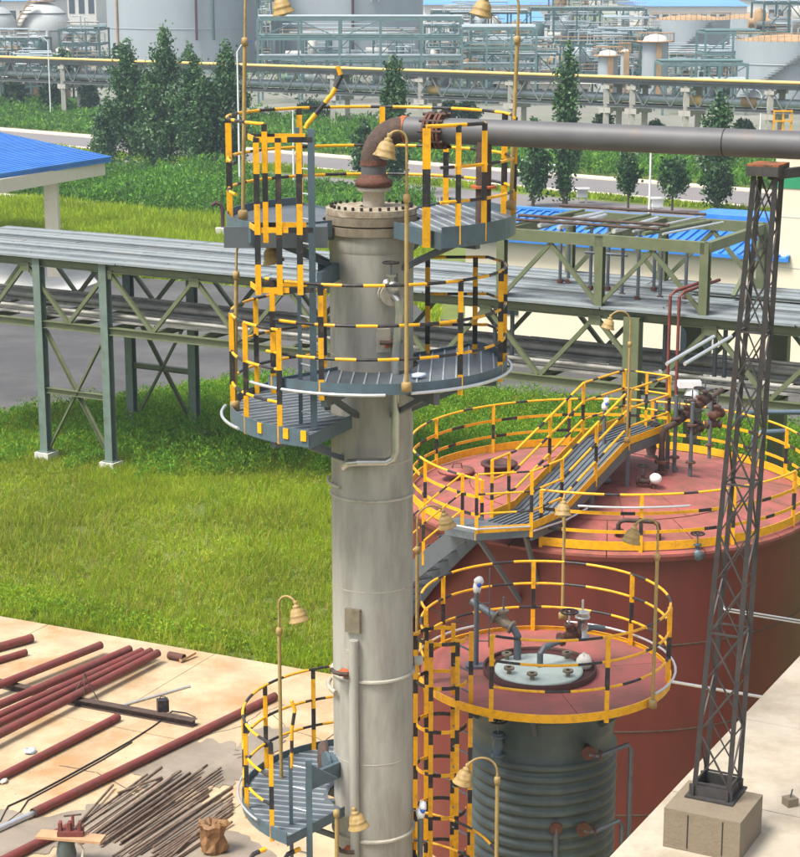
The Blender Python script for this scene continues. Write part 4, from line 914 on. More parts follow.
cp = arc(SC, DR+.07, 185, 70, DZ+.12, 14); MB().tube(cp[:9], .018, 6).build('conduit', 'silver', st_); MB().tube(arc(SC, DR+.08, 75, -40, DZ+.12, 16), .018, 6).build('conduit', 'silver', st_)
for (px, py, dx) in ((588, 750, .55), (583, 826, .5)):
    q = pY(px, py, 24.32); n_ = MB(); n_.cyl(q + V((0, .12, 0)), q + V((-.0, -.1, 0)), .05); n_.build('shell_nozzle', 'rust_dark', st_)
    m = MB(); flanged(m, q + V((0, -.1, 0)), (0, 1, 0), .1, .05); m.build('flange', 'rust', st_); m = MB(); flanged(m, q + V((.16, -.06, -.04)), (1, 0, 0), .07, .03); m.build('flange', 'rust', st_)
    MB().tube([q + V((0, -.1, -.02)), q + V((.15, -.08, -.05)), q + V((dx, -.02, .09)), q + V((dx+.04, 0, .0)), q + V((dx+.04, 0, -2.2))], .035, 8).build('drain_pipe', 'steel', st_)
q = pY(556, 828, 24.25); MB().tube([q + V((0, .1, 0)), q, q + V((0, 0, -1.2))], .04, 8).build('drain_pipe', 'steel', st_); m = MB(); flanged(m, q + V((0, -.01, 0)), (0, 1, 0), .09, .05); m.build('flange', 'rust', st_)
q = pY(498, 745, 24.4); valve(st_, q, (0, 0, 1), 1.1, mats=('bluesteel', 'steel')); MB().cyl(q, q + V((.05, .2, 0)), .05).build('shell_nozzle', 'coil_green', st_)
transmitter(pz(476, 667, DZ), 1.12, 'plastic wrapped transmitter with probe rod on the small tank deck')
# caged ladder
def caged_ladder(c, rr_, z0, z1, face, label, hoops=.62, st=(.42, .2), rung=.3):
    """face: direction (deg) pointing from the cage centre towards the ladder"""
    t = thing('caged_ladder', label, 'ladder', (c[0], c[1], z0)); fx, fy = math.cos(R(face)), math.sin(R(face)); sx, sy = -fy, fx; C0 = V((c[0], c[1], 0))
    for sg in (-1, 1):
        p = C0 + V((fx*rr_ + sx*.2*sg, fy*rr_ + sy*.2*sg, 0)); MB().beam(V((p.x, p.y, z0)), V((p.x, p.y, z1+.05)), .06, .03, stripes=st, up=(0, 1, 0)).build('side_rail', YB, t)
    z = z0+.1
    while z < z1: MB().tube([C0 + V((fx*rr_ - sx*.2, fy*rr_ - sy*.2, z)), C0 + V((fx*rr_ + sx*.2, fy*rr_ + sy*.2, z))], .014, 6).build('rung', 'steel', t); z += rung
    z = z1
    while z > z0 + .5:
        P_ = arc(c, rr_, face+33, face+327, z, 22); m = MB()
        for i, (a, b) in enumerate(zip(P_, P_[1:])):
            m.beam(a, b, .012, .05)
            if (i // 3 + int(z*10)) % 2: 
                for q in range(6): m.m[-1-q] = 1
        m.build('cage_hoop', YB, t); z -= hoops
    for a in (90, 150, 210, 270):
        p = arc(c, rr_+.012, face+a, face+a, 0, 1)[0]; MB().beam(V((p.x, p.y, z0+1)), V((p.x, p.y, z1+.06)), .06, .02, stripes=st, up=(0, 1, 0)).build('cage_bar', YB, t)
    return t
caged_ladder((.56, 24.05), .34, 0, 8.42, 35, 'yellow and black caged ladder going up to the small tank deck')
# ---------------------------------------------------------------- distillation column
CC = V((-.34, 22.5, 0)); CR = .5; CT = 14.33
cl = thing('process_column', 'tall pale grey steel column with bolted flanged top and weld rings', 'column', CC)
MB().lathe([(CR, 0), (CR, CT-.5)], CC, 64).build('shell', 'column_paint', cl)
MB().lathe([(CR, CT-.5), (CR+.012, CT-.46), (CR+.005, CT-.30)], CC, 64).build('neck_band', 'column_paint', cl)
MB().lathe([(CR, CT-.30), (CR+.045, CT-.29), (CR+.045, CT-.19), (CR, CT-.185)], CC, 64, smooth=False).build('lower_flange', 'flange', cl)
MB().lathe([(CR, CT-.18), (CR+.045, CT-.17), (CR+.045, CT-.075), (CR+.02, CT-.07)], CC, 64, smooth=False).build('upper_flange', 'flange', cl)
m = MB(); m.lathe([(CR+.04, CT-.065), (CR+.04, CT+.01), (.14, CT+.02)], CC, 64, smooth=False); lid = m.build('cover_plate', 'cover_tan', cl)
nb = 28
bm = MB(); bm.cyl((0, 0, 0), (0, 0, .055), .02, 6); tmp = bm.build('bolt', 'dark', lid, loc=(0, 0, 0)); bme = tmp.data
# rebuild the bolt mesh about its own origin
bpy.data.objects.remove(tmp)
b2 = MB(); b2.cyl((0, 0, 0), (0, 0, .045), .018, 6); bo = b2.build('bolt', 'dark'); bme = bo.data; bpy.data.objects.remove(bo)
for k in range(nb):
    a = 2*math.pi*k/nb; inst(bme, 'bolt', lid, (.478*math.cos(a), .478*math.sin(a), CT+.005))
for z in (10.85, 8.55, 6.42):
    MB().lathe([(CR+.001, z-.02), (CR+.035 if z < 10 else CR+.02, z-.012), (CR+.035 if z < 10 else CR+.02, z+.012), (CR+.001, z+.02)], CC, 64, smooth=False).build('stiffening_ring', 'column_trim', cl)
for z in (12.6, 11.3, 9.7, 7.45): MB().lathe([(CR+.001, z-.008), (CR+.005, z), (CR+.001, z+.008)], CC, 64).build('weld_seam', 'column_trim', cl)
def on_col(px, py, out=0.):
    """point on the camera-facing side of the column shell"""
    Y = 22.05
    for _ in range(8):
        p = pY(px, py, Y); dx = p.x - CC.x; Y = CC.y - math.sqrt(max(0.0, (CR+out)**2 - min(dx*dx, (CR+out)**2)))
    return pY(px, py, Y)
# nozzles with reinforcing pads on the left, brackets
def bolted_box(px, py, w_, h, name='nameplate_box', mt='flange', d=.06):
    p = on_col(px, py, 0); a = math.atan2(p.y-CC.y, p.x-CC.x); return MB().box(V((p.x, p.y, p.z)) + V((math.cos(a), math.sin(a), 0))*d*.4, (w_, d, h), a+math.pi/2).build(name, mt, cl)
bolted_box(354, 620, .20, .30); bolted_box(353, 658, .17, .2, 'pad_plate', 'column_trim', .03); bolted_box(383, 340, .16, .28, 'pad_plate', 'column_trim', .05)
for px, py in ((347, 669), (387, 340), (352, 846)):
    p = on_col(px, py); a = math.atan2(p.y-CC.y, p.x-CC.x); u_ = V((math.cos(a), math.sin(a), 0)); s_ = V((-u_.y, u_.x, 0))
    m = MB(); m.add([p - s_*.07, p + s_*.07, p + s_*.06 + u_*.17 + V((0, 0, -.02)), p - s_*.06 + u_*.17 + V((0, 0, -.02)), p - s_*.07 - V((0, 0, .1)), p + s_*.07 - V((0, 0, .1)), p + u_*.15 - V((0, 0, .05))], [(0, 1, 2, 3), (0, 3, 6, 4), (1, 5, 6, 2), (2, 6, 3)]); m.build('lug', 'rust_bright', cl)
    MB().tube([p + u_*.13 + s_*(-.14), p + u_*.18 - s_*.05, p + u_*.18 + s_*.05, p + u_*.13 + s_*.12], .028, 7).build('pipe_clamp', 'rust_dark', cl)
# downpipe (pale) on the camera side
def colY(ang, out): return V((CC.x + (CR+out)*math.cos(R(ang)), CC.y + (CR+out)*math.sin(R(ang)), 0))
dp = colY(246, .06); MB().tube([V((dp.x, dp.y, 3)), V((dp.x, dp.y, 9.1))], .06, 10).build('downpipe', 'column_paint', cl)
vp = on_col(396, 290, .08); 
MB().tube([V((vp.x, vp.y, 13.62)), V((vp.x, vp.y, 13.5))], .02, 6).build('valve_stem', 'steel', cl)
p = on_col(391, 293, .04); q = V((p.x, p.y-.02, p.z))
m = MB(); flanged(m, q + V((-.02, -.02, 0)), (.35, -1, 0), .14, .05, n=20); m.build('nozzle_flange', 'column_trim', cl); m = MB(); flanged(m, q + V((.0, -.1, 0)), (.35, -1, 0), .13, .04, n=20); m.build('nozzle_flange', 'column_trim', cl)
MB().tube([q + V((0, -.05, 0)), q + V((.05, -.16, 0)), q + V((.09, -.18, -.05)), q + V((.1, -.18, -.22)), V((q.x+.05, q.y-.14, 12.6)), V((q.x+.05, q.y-.14, 11.5)), V((q.x+.02, q.y-.13, 11.42)), V((q.x-.06, q.y-.13, 11.38)), V((q.x-.4, q.y-.13, 11.38)), V((q.x-.5, q.y-.08, 11.36)), V((q.x-.56, q.y+.02, 11.28))], .05, 10).build('bypass_pipe', 'stainless', cl)
valve(cl, q + V((0, -.12, .1)), (.35, -1, 0), .85, mats=('stainless', 'steel'))
MB().tube(arc(CC, CR+.06, 165, 215, 8.35, 8), .03, 6).build('side_loop', 'column_trim', cl); MB().tube(arc(CC, CR+.04, 165, 222, 11.0, 8), .02, 6).build('side_loop', 'column_trim', cl)
for z, a, mt in ((13.55, 182, 'bluesteel'), (12.3, 185, 'column_trim'), (7.35, 200, 'bluesteel')):
    b = colY(a, -.05); e_ = colY(a, .13); m = MB(); m.cyl(V((b.x, b.y, z)), V((e_.x, e_.y, z)), .11, 16); flanged(m, V((colY(a, .12).x, colY(a, .12).y, z)), (math.cos(R(a)), math.sin(R(a)), 0), .16, .04, n=20); m.build('side_nozzle', mt, cl)
b = colY(8, .02); e_ = colY(8, .13); MB().cyl(V((b.x, b.y, 8.62)), V((e_.x, e_.y, 8.62)), .06, 12).build('side_nozzle', 'column_trim', cl)
e2 = colY(150, .4); MB().lathe([(.0, 0), (.24, 0), (.24, .08), (.2, .12), (0, .14)], V((colY(165, .1).x, colY(165, .1).y, 7.25)), 20, axis=(-1, -.1, 0)).build('manway', 'rust_dark', cl)
# top nozzle, elbow, overhead pipe
op = thing('overhead_pipe', 'thick grey pipe with a rusty elbow leading from the column top to the right', 'pipe', V((CC.x, CC.y, CT)))
TX, TY = CC.x + .03, CC.y
MB().lathe([(.13, .02), (.13, .20), (.20, .20), (.20, .25), (.12, .25)], V((TX, TY, CT)), 28).build('top_nozzle', 'column_trim', op)
MB().lathe([(.12, .0), (.22, .0), (.22, .07), (.17, .1), (.155, .14), (.12, .16)], V((TX, TY, CT+.255)), 28).build('flange', 'rust', op)
PR = .15; z1 = 15.25; elb = [V((TX + .37*(1-math.cos(t)), TY, z1 - .37*(1-math.sin(t)))) for t in np.linspace(0, math.pi/2, 12)]
MB().tube([V((TX, TY, CT+.36)), elb[0]], PR, 24).build('riser', 'grey_pipe', op)
MB().tube(elb, PR+.003, 24).build('elbow', 'rust_dark', op)
far = V((7.9, 18.4, z1)); el = elb[-1]; ax_ = (far - el).normalized()
MB().tube([el, far], PR, 28).build('pipe_run', 'grey_pipe', op)
def band(c, ax, w_, r_, mt, nm='weld_band'): MB().tube([c - ax*w_/2, c + ax*w_/2], r_, 24).build(nm, mt, op)
band(elb[0] - V((0, 0, .02)), V((0, 0, 1)), .06, PR+.008, 'rust'); band(el + ax_*.0, ax_, .07, PR+.008, 'rust_bright')
m = MB(); c = el + ax_*.42
for k in (-.09, -.04, .04, .09): m.lathe([(PR-.02, -.018), (.215, -.016), (.215, .016), (PR-.02, .018)], c + ax_*k, 24, axis=ax_, smooth=False)
m.build('bolted_joint', 'rust', op)
jm = MB()
for k in range(10):
    a = 2*math.pi*k/10; a1, b1 = jm._fr(ax_); o_ = c + (a1*math.cos(a) + b1*math.sin(a))*.2; jm.cyl(o_ - ax_*.15, o_ + ax_*.15, .02, 6)
jm.build('joint_bolts', 'rust_dark', op)
band(el + ax_*3.9, ax_, .012, PR+.004, 'dark')
sp = el + ax_*1.02
MB().tube([V((sp.x, sp.y-.05, 14.0)), V((sp.x, sp.y-.05, z1-.1))], .09, 16).build('support_post', 'rust_dark', op)
for z, r_ in ((14.02, .16), (14.62, .15)): MB().lathe([(.08, 0), (r_, 0), (r_, .025), (.08, .03)], V((sp.x, sp.y-.05, z)), 20, smooth=False).build('support_flange', 'rust_bright', op)
exec_order = 'platforms'
# ---------------------------------------------------------------- column platforms
def ring_deck(root, a0, a1, z, r0=.6, r1=1.7, depth=.2, mt='bluesteel', fascia='steel', cen=CC, brackets=(), rib=0):
    n = max(6, int(abs(a1-a0)/6)); P_ = arc(cen, r0, a1, a0, 0, n) + arc(cen, r1, a0, a1, 0, n)
    MB().prism([(p.x, p.y) for p in P_], z-.03, z).build('deck', 'deck_steel', root)
    m = MB()
    o = arc(cen, r1+.008, a0, a1, z, n)
    for a, b in zip(o, o[1:]): m.beam(a + V((0, 0, -depth/2+.09)), b + V((0, 0, -depth/2+.09)), .014, depth)
    for a, b in ((P_[0], P_[-1]), (P_[n], P_[n+1])): m.beam(V((a.x, a.y, z-depth/2+.05)), V((b.x, b.y, z-depth/2+.05)), .014, depth*.8)
    m.build('toe_plate', mt, root)
    m = MB()
    for b_ in brackets:
        d = V((math.cos(R(b_)), math.sin(R(b_)), 0)); m.beam(V((cen.x, cen.y, z-.13)) + d*(CR-.02), V((cen.x, cen.y, z-.13)) + d*(r1-.1), .08, .18)
        m.beam(V((cen.x, cen.y, z-.55)) + d*(CR-.02), V((cen.x, cen.y, z-.2)) + d*(r1*.75), .06, .06)
    m.build('bracket', 'steel', root)
    # ribs of the chequered gratings, cut to the ring
    if rib is None: return
    m = MB(); ang = R(rib); dx, dy = math.cos(ang), math.sin(ang); k = -r1
    A0, A1 = R(a0), R(a1)
    def inside(x, y):
        q = math.hypot(x, y); a = math.atan2(y, x)
        while a < A0: a += 2*math.pi
        return r0+.02 < q < r1-.02 and a < A1
    while k < r1:
        cur = None; t = -r1
        while t <= r1+.05:
            x, y = -dy*k + dx*t, dx*k + dy*t; ok = inside(x, y)
            if ok and cur is None: cur = (x, y)
            if not ok and cur is not None:
                xe, ye = -dy*k + dx*(t-.05), dx*k + dy*(t-.05)
                if math.hypot(xe-cur[0], ye-cur[1]) > .1: m.beam(V((cen.x+cur[0], cen.y+cur[1], z+.006)), V((cen.x+xe, cen.y+ye, z+.006)), .018, .012)
                cur = None
            t += .05
        k += .15
    if m.v: m.build('grating', 'rib_steel', root, kind='stuff')
UZ = 14.2
up = thing('upper_platform', 'topmost ring platform with yellow and black railings round the column head', 'platform', V((CC.x, CC.y, UZ)))
ring_deck(up, -62, 60, UZ, .58, 1.70, depth=.24, brackets=(-40, 10, 50), rib=105)
ring_deck(up, 122, 218, UZ, .58, 1.70, depth=.24, brackets=(170, 205), rib=None)
rp_ = arc(CC, 1.68, 5, 206, UZ, 40)
railing(up, arc(CC, 1.68, -8, 203, UZ, 46), 1.2, 1.0, levels=(1, .6, .3), post=.07, posts=[arc(CC, 1.68, a, a, UZ, 1)[0] for a in (-5, 18, 57, 123, 178)])
for a in (86,):
    p = arc(CC, 1.68, a, a, UZ+.9, 1)[0]; MB().beam(p, p + V((0, 0, .3)), .07, .06, up=(0, 1, 0)).build('railing_post', 'yellow', up)
railing(up, arc(CC, 1.68, -62, -8, UZ, 10), 1.2, .55, levels=(.62, .3), post=.06, posts=[arc(CC, 1.68, a, a, UZ, 1)[0] for a in (-54, -40)])
MB().tube([p + V((0, 0, 1.2)) for p in arc(CC, 1.68, -68, -40, UZ, 5)], .022, 8, stripes=UP_ST).build('top_rail', YB, up)
MB().beam(V((colY(-65, 1.0).x, colY(-65, 1.0).y, UZ-.15)), V((colY(-65, 1.0).x, colY(-65, 1.0).y, UZ+1.2)), .09, .09, stripes=(.45, .42), up=(0, 1, 0)).build('railing_post', YB, up)
railing(up, arc(CC, 1.68, 203, 226, UZ, 5), 1.2, .4, levels=(1,), post=.06, posts=[arc(CC, 1.68, 226, 226, UZ, 1)[0]])
# front-left straight edge box beam
ea, eb = arc(CC, 1.7, 216, 216, UZ, 1)[0], V((CC.x-.45, CC.y-.62, UZ))
m = MB(); A = [V((CC.x-.5, CC.y-.33, UZ-.001)), arc(CC, 1.69, 214, 214, UZ-.001, 1)[0], V((CC.x-1.25, CC.y-.98, UZ-.001)), V((CC.x-.5, CC.y-.98, UZ-.001))]
m.add(A + [p - V((0, 0, .03)) for p in A], [(3, 2, 1, 0), (4, 5, 6, 7), (0, 1, 5, 4), (1, 2, 6, 5), (2, 3, 7, 6)]); m.build('deck', 'deck_steel', up)
MB().beam(V((CC.x-1.66, CC.y-.99, UZ-.09)), V((CC.x-.48, CC.y-.99, UZ-.09)), .05, .24).build('edge_beam', 'steel', up)
# ladder with square cage from lower platform
def ladder(root, x, y, z0, z1, wd=.2, rot=0, mt='bluesteel', bar=.075, inner=.045):
    u_ = V((math.cos(rot), math.sin(rot), 0))*wd/1
    MB().beam(V((x, y, z0)) - u_*.5, V((x, y, z1)) - u_*.5, inner, .05, up=(0, 1, 0)).build('side_rail', mt, root)
    MB().beam(V((x, y, z0)) + u_*.5, V((x, y, z1)) + u_*.5, bar, .05, up=(0, 1, 0)).build('side_rail', mt, root)
    z = z0+.15
    while z < z1-.1: MB().tube([V((x, y, z)) - u_*.5, V((x, y, z)) + u_*.5], .012, 6).build('rung', 'silver', root); z += .28
lx = pY(306, 300, 21.35); 
ul = thing('upper_ladder', 'grey ladder with square yellow and black safety cage left of the column', 'ladder', V((lx.x, 21.35, 11.9)))
ladder(ul, lx.x, 21.35, 11.95, UZ+1.15, .26, rot=-.9)
def sqcage(root, x0, x1, yf, yb, z0, z1, hoops, st=(.34, .33)):
    for z in hoops:
        for a, b in ((V((x1, yb, z)), V((x0-.12, yb, z))), (V((x0-.12, yb, z)), V((x0, yf, z))), (V((x0, yf, z)), V((x1+.1, yf, z)))):
            MB().beam(a, b, .015, .06, stripes=st).build('cage_hoop', YB, root)
    for x, y in ((x0, yf-.012), ((x0+x1)/2-.02, yf-.012), (x1-.05, yf-.012)): MB().beam(V((x, y, z0)), V((x, y, z1)), .065, .02, stripes=st, up=(0, 1, 0)).build('cage_bar', YB, root)
sqcage(ul, pY(257, 200, 20.9).x, pY(304, 200, 20.9).x, 20.9, 21.35, 13.55, 15.28, (13.6, 14.27, 15.26))
MB().beam(V((lx.x+.15, 21.4, 13.62)), V((CC.x-.4, 22.2, 13.62)), .06, .2).build('bracket', 'bluesteel', ul)
h0_ = V((lx.x+.02, 21.3, UZ+1.15)); MB().tube([h0_ + V((0, 0, 0)), h0_ + V((.02, 0, .05)), h0_ + V((.30, 0, .38)), h0_ + V((.40, .02, .57)), h0_ + V((.36, .02, .68))], .026, 8, stripes=(.2, .16)).build('grab_handle', YB, ul)
# middle platform
MZ = 12.45
mp_ = thing('middle_platform', 'curved front platform with yellow and black railings below the column valve', 'platform', V((CC.x, CC.y, MZ)))
ring_deck(mp_, 212-360+12, 42, MZ, .56, 1.62, depth=.13, brackets=(-110, -60, -10, 25), rib=88)
mr = arc(CC, 1.60, 222-360, 8, MZ, 34)
railing(mp_, mr, 1.2, 1.0, st=(.24, .24), levels=(1, .62, .3), post=.06, posts=[arc(CC, 1.60, a, a, MZ, 1)[0] for a in (-134, -110, -50, -18, 2)])
ra, rb = arc(CC, 1.5, 40, 40, MZ, 1)[0], V((CC.x+.62, CC.y+.95, MZ)); railing(mp_, [V((CC.x+.68, CC.y+.62, MZ)), V((CC.x+1.42, CC.y+.62, MZ)), arc(CC, 1.60, 8, 8, MZ, 1)[0]], 1.2, .7, st=(.24, .24), levels=(1, .62, .3), post=.06)
MB().tube(arc(CC, 1.68, -146, -84, MZ-.03, 14), .02, 6).build('conduit', 'silver', mp_); MB().tube(arc(CC, 1.68, -74, 12, MZ-.02, 16), .02, 6).build('conduit', 'silver', mp_)
MB().sphere(V((CC.x+.55, CC.y-.9, MZ+.04)), .09, 8, jit=.3, sz=.35).build('blue_rag', 'cloth_blue', mp_)
# left platform
LZ = 11.9
lp = thing('left_platform', 'rounded chequered platform low on the left of the column with curved railing', 'platform', V((CC.x-1, CC.y, LZ)))
ring_deck(lp, 118, 246, LZ, .58, 1.70, depth=.2, brackets=(135, 180, 225), rib=30)
railing(lp, arc(CC, 1.68, 112, 232, LZ, 26), 1.2, 1.2, st=(.3, .26), pst=(.46, .4), levels=(1, .62, .3), post=.06, posts=[arc(CC, 1.68, a, a, LZ, 1)[0] for a in (112, 150, 187, 210, 232)])
MB().tube(arc(CC, 1.82, 172, 212, LZ-.03, 10), .02, 6).build('conduit', 'silver', lp)
for a in (222, 236, 244):
    p = arc(CC, 1.715, a, a, LZ+.02, 1)[0]; MB().box(p, (.07, .03, .12), R(a+90)).build('post_stub', 'yellow', lp)
# bottom-left platform with ladder
QZ = 6.85
bp_ = thing('bottom_platform', 'blue grey chequered platform with curved railing near the foot of the column', 'platform', V((CC.x-1, CC.y, QZ)))
ring_deck(bp_, 108, 232, QZ, .58, 1.66, depth=.16, brackets=(140, 190), rib=-12)
railing(bp_, arc(CC, 1.64, 92, 222, QZ, 28), 1.15, 1.2, levels=(1, .62, .3), post=.055, st=(.42, .3), posts=[arc(CC, 1.64, a, a, QZ, 1)[0] for a in (120, 150, 178, 196, 222)])
MB().tube(arc(CC, 1.72, 165, 215, QZ+.1, 10), .016, 6).build('conduit', 'silver', bp_)
bl_ = pY(300, 800, 21.55); lq = thing('lower_ladder', 'blue grey ladder in front of the bottom left platform', 'ladder', V((bl_.x, 21.55, 3)))
ladder(lq, bl_.x, 21.55, 3.0, 7.75, .26, rot=-.5); MB().beam(V((bl_.x+.1, 21.5, 7.45)), V((CC.x-.42, 22.25, 7.3)), .06, .2).build('bracket', 'bluesteel', lq)
m = MB(); a, b, c_ = V((bl_.x+.12, 21.47, 7.7)), V((bl_.x+.12, 21.47, 7.35)), V((bl_.x+.45, 21.75, 7.4)); m.add([a, b, c_, a + V((0, .02, 0)), b + V((0, .02, 0)), c_ + V((0, .02, 0))], [(0, 1, 2), (5, 4, 3), (0, 2, 5, 3)]); m.build('gusset', 'bluesteel', lq)
MB().tube([V((bl_.x-.1, 21.6, 7.6)), V((bl_.x-.09, 21.6, 8.1)), V((bl_.x-.05, 21.6, 8.35)), V((bl_.x-.09, 21.6, 8.47))], .022, 8, stripes=(.2, .16)).build('grab_handle', YB, lq)
for hx, hy in ((-.62, 0), (-.2, 0)):
    b_ = V((bl_.x+hx, 21.3, 5.2)); MB().tube([b_, b_ + V((0, 0, 1.3)), b_ + V((.06, 0, 1.4)), b_ + V((.2, .1, 1.42))], .03, 8, stripes=(.3, .2)).build('cage_bar', YB, lq)
# bottom-right platform
b2_ = thing('lower_right_platform', 'platform rail ring at the bottom right of the column, mostly out of frame', 'platform', V((CC.x+1, CC.y, 4.8)))
ring_deck(b2_, -80, 75, 4.8, .58, 1.62, depth=.16, brackets=(-40, 20), rib=10)
railing(b2_, arc(CC, 1.6, -75, 72, 4.8, 28), 1.12, 1.1, levels=(1, .62, .3), post=.055, st=(.5, .35))
transmitter(V((CC.x+.6, CC.y-.1, 4.82)), 1.75, 'plastic wrapped transmitter hanging beside the foot of the column', lad=False)
m = pY(411, 700, 22.9); MB().beam(V((m.x, 22.9, 4.8)), V((m.x, 22.9, 9.0)), .05, .04, stripes=(.5, .4), up=(0, 1, 0)).build('tall_post', YB, b2_)
# ---------------------------------------------------------------- bell lamps
def bell_lamp(base, yaw, label, h1=2.0, h2=.5, lean=(0, 0), arm=.40):
    base = V(base); t = thing('bell_lamp', label, 'lamp', base, 'gold bell shaped lamps on gooseneck poles'); d = V((math.cos(R(yaw)), math.sin(R(yaw)), 0)); ln = V((lean[0], lean[1], 1))
    j = base + ln*h1; k = base + ln*(h1+h2)
    MB().tube([base, j], .024, 8).build('pole', 'pole_gold', t)
    MB().lathe([(.0, -.06), (.036, -.05), (.042, 0), (.036, .04), (.0, .05)], j, 12).build('coupling', 'brass', t)
    MB().lathe([(.0, -.06), (.06, -.05), (.06, .04), (.04, .06), (0, .06)], base, 10).build('base_bracket', 'brass', t)
    r_ = arm/2; pts = [j, k] + [k + d*(r_ - r_*math.cos(a)) + V((0, 0, r_*math.sin(a))) for a in np.linspace(.25, 2.5, 10)]
    MB().tube(pts, .015, 8).build('gooseneck', 'brass', t)
    e_ = pts[-1]; axd = (d*.35 + V((0, 0, -1))).normalized(); tl = (pts[-1]-pts[-2]).normalized(); axd = (tl*.5 + V((0, 0, -1))).normalized()
    pf = [(.0, -.03), (.03, -.025), (.036, .0), (.028, .02), (.03, .035), (.055, .045), (.06, .07), (.056, .075), (.092, .10), (.112, .135), (.120, .175), (.124, .178), (.128, .20), (.126, .205), (.135, .235), (.162, .275), (.164, .285), (.155, .287), (.12, .24), (.09, .17), (.02, .12)]
    pf = [(a*.82, b*.86) for a, b in pf]
    sh = MB().lathe(pf, e_, 28, axis=axd).build('bell_shade', 'brass', t)
    MB().lathe([(.01, .14), (.045, .17), (.07, .22), (.055, .26), (.01, .27)], e_, 18, axis=axd).build('bulb_glass', 'glass_dull', sh)
bell_lamp(pY(243, 215, 22.3), 5, 'gold bell lamp above the top left corner of the upper platform', 2.0, .42, lean=(.03, 0), arm=.42)
bell_lamp(pY(235, 405, 22.3), 5, 'gold bell lamp on the left platform, half hidden behind the square cage', 1.58, .25, lean=(.03, 0), arm=.42)
bell_lamp(pY(511, 205, 22.3), 185, 'gold bell lamp above the right side of the upper platform', 1.9, .38, lean=(.025, 0), arm=.42)
bell_lamp(pY(406.5, 387, 20.85), 200, 'gold bell lamp in front of the column head, beside the rusty elbow', 2.12, .62, arm=.22)
dl = R1.lerp(R2, .95) + V((.12, -.1, -.1)); bell_lamp(pY(627, 440, dl.y), 190, 'gold bell lamp over the walkway ramp in front of the pipe rack', 1.85, .42, arm=.42)
bell_lamp(pz(563, 618, DZ) + V((0, .12, 0)), -100, 'gold bell lamp on the straight pole behind the small tank deck', 1.72, .12, arm=.2)
bell_lamp(pz(417, 676, DZ), 10, 'gold bell lamp between the column and the spiral stair', 1.85, .42, arm=.40)
bell_lamp(pz(650, 703, DZ) + V((.03, -.03, 0)), 195, 'gold bell lamp over the right side of the small tank railing', 2.08, .35, arm=.36)
bell_lamp(pY(281.5, 785, 23.0), -35, 'gold bell lamp in front of the meadow beyond the bottom platform', 2.12, .34, arm=.30)
bell_lamp(pY(337, 870, 21.3), -10, 'gold bell lamp low in front of the column foot', .75, .0, arm=.24)
bell_lamp(pY(496, 880, 21.9), 190, 'gold bell lamp in front of the dark ribbed tank', 1.35, .1, arm=.42)
exec_order = 'roof and mast'
# ---------------------------------------------------------------- concrete roof with lattice mast
e0_, e1_ = V((2.31, 19.38, 7.5)), V((5.75, 25.82, 7.5)); eu = (e1_-e0_).normalized(); en = V((eu.y, -eu.x, 0))
A = [e0_ - eu*11, e1_ + eu*5, e1_ + eu*5 + en*22, e0_ - eu*11 + en*22]
fr = thing('flat_roof_building', 'pale concrete flat roof in the lower right corner carrying the lattice mast', 'building', (A[0].x+6, A[0].y+6, 0))
MB().prism([(p.x + en.x*.15, p.y + en.y*.15) for p in A], 0, 7.3).build('wall', 'cream', fr)
MB().prism([(p.x, p.y) for p in A], 7.3, 7.44).build('roof_slab', 'block_concrete', fr)
for i in range(9):
    for j in range(6):
        a = A[0] + eu*(i*2.6) + en*(j*3.2)
        q = [a + eu*.008 + en*.008, a + eu*2.592 + en*.008, a + eu*2.592 + en*3.192, a + eu*.008 + en*3.192]; MB().prism([(p.x, p.y) for p in q], 7.42, 7.5 + random.uniform(-.002, .002)).build('roof_screed_panel', 'roof_concrete', fr)
q = pz(790, 805, 7.5); t = thing('loose_block', 'small concrete block lying on the flat roof beside the mast base', 'block', q); MB().box(q + V((0, 0, .05)), (.14, .14, .1), .4).build('block', 'block_concrete', t); MB().tube([q + V((0, 0, .1)), q + V((.02, 0, .2))], .01, 5).build('bolt', 'steel', t)
bz = 7.95; c4 = [pz(*a, bz) for a in ((659, 808), (742, 825), (768, 796), (687, 782))]
ctr = sum(c4, V((0, 0, 0)))/4; mu = (c4[1]-c4[0]).normalized(); mrz = math.atan2(mu.y, mu.x); mv = V((-mu.y, mu.x, 0))
mast = thing('lattice_mast', 'dark steel lattice mast on a concrete plinth propping the overhead pipe', 'mast', (ctr.x, ctr.y, 7.5))
MB().box(V((ctr.x, ctr.y, 7.735)), (.88, .84, .465), mrz).build('plinth', 'block_concrete', mast)
for k in (-.16, .24): MB().box(V((ctr.x, ctr.y, 7.735)) + mu*k - mv*.423, (.012, .006, .40), mrz).build('plinth_crack', 'dark', mast)
lb = [pz(*a, 8.02) for a in ((694, 790), (728, 796), (740, 790), (703, 779))]; bc = sum(lb, V((0, 0, 0)))/4
topc = V((3.79+.07, 20.02, 15.04)); hw = .20; tw = .115
LB = [bc + mu*sx*hw + mv*sy*hw for sx, sy in ((-1, -1), (1, -1), (1, 1), (-1, 1))]; LT = [topc + mu*sx*tw + mv*sy*tw for sx, sy in ((-1, -1), (1, -1), (1, 1), (-1, 1))]
for p in LB: p.z = 8.0
for a, b in zip(LB, LT): MB().beam(a, b, .055, .055, up=(0, 1, 0), prof='L').build('leg', 'mast_steel', mast)
NP = 12
def lerpf(i, f): 
    return LB[i % 4].lerp(LT[i % 4], f)
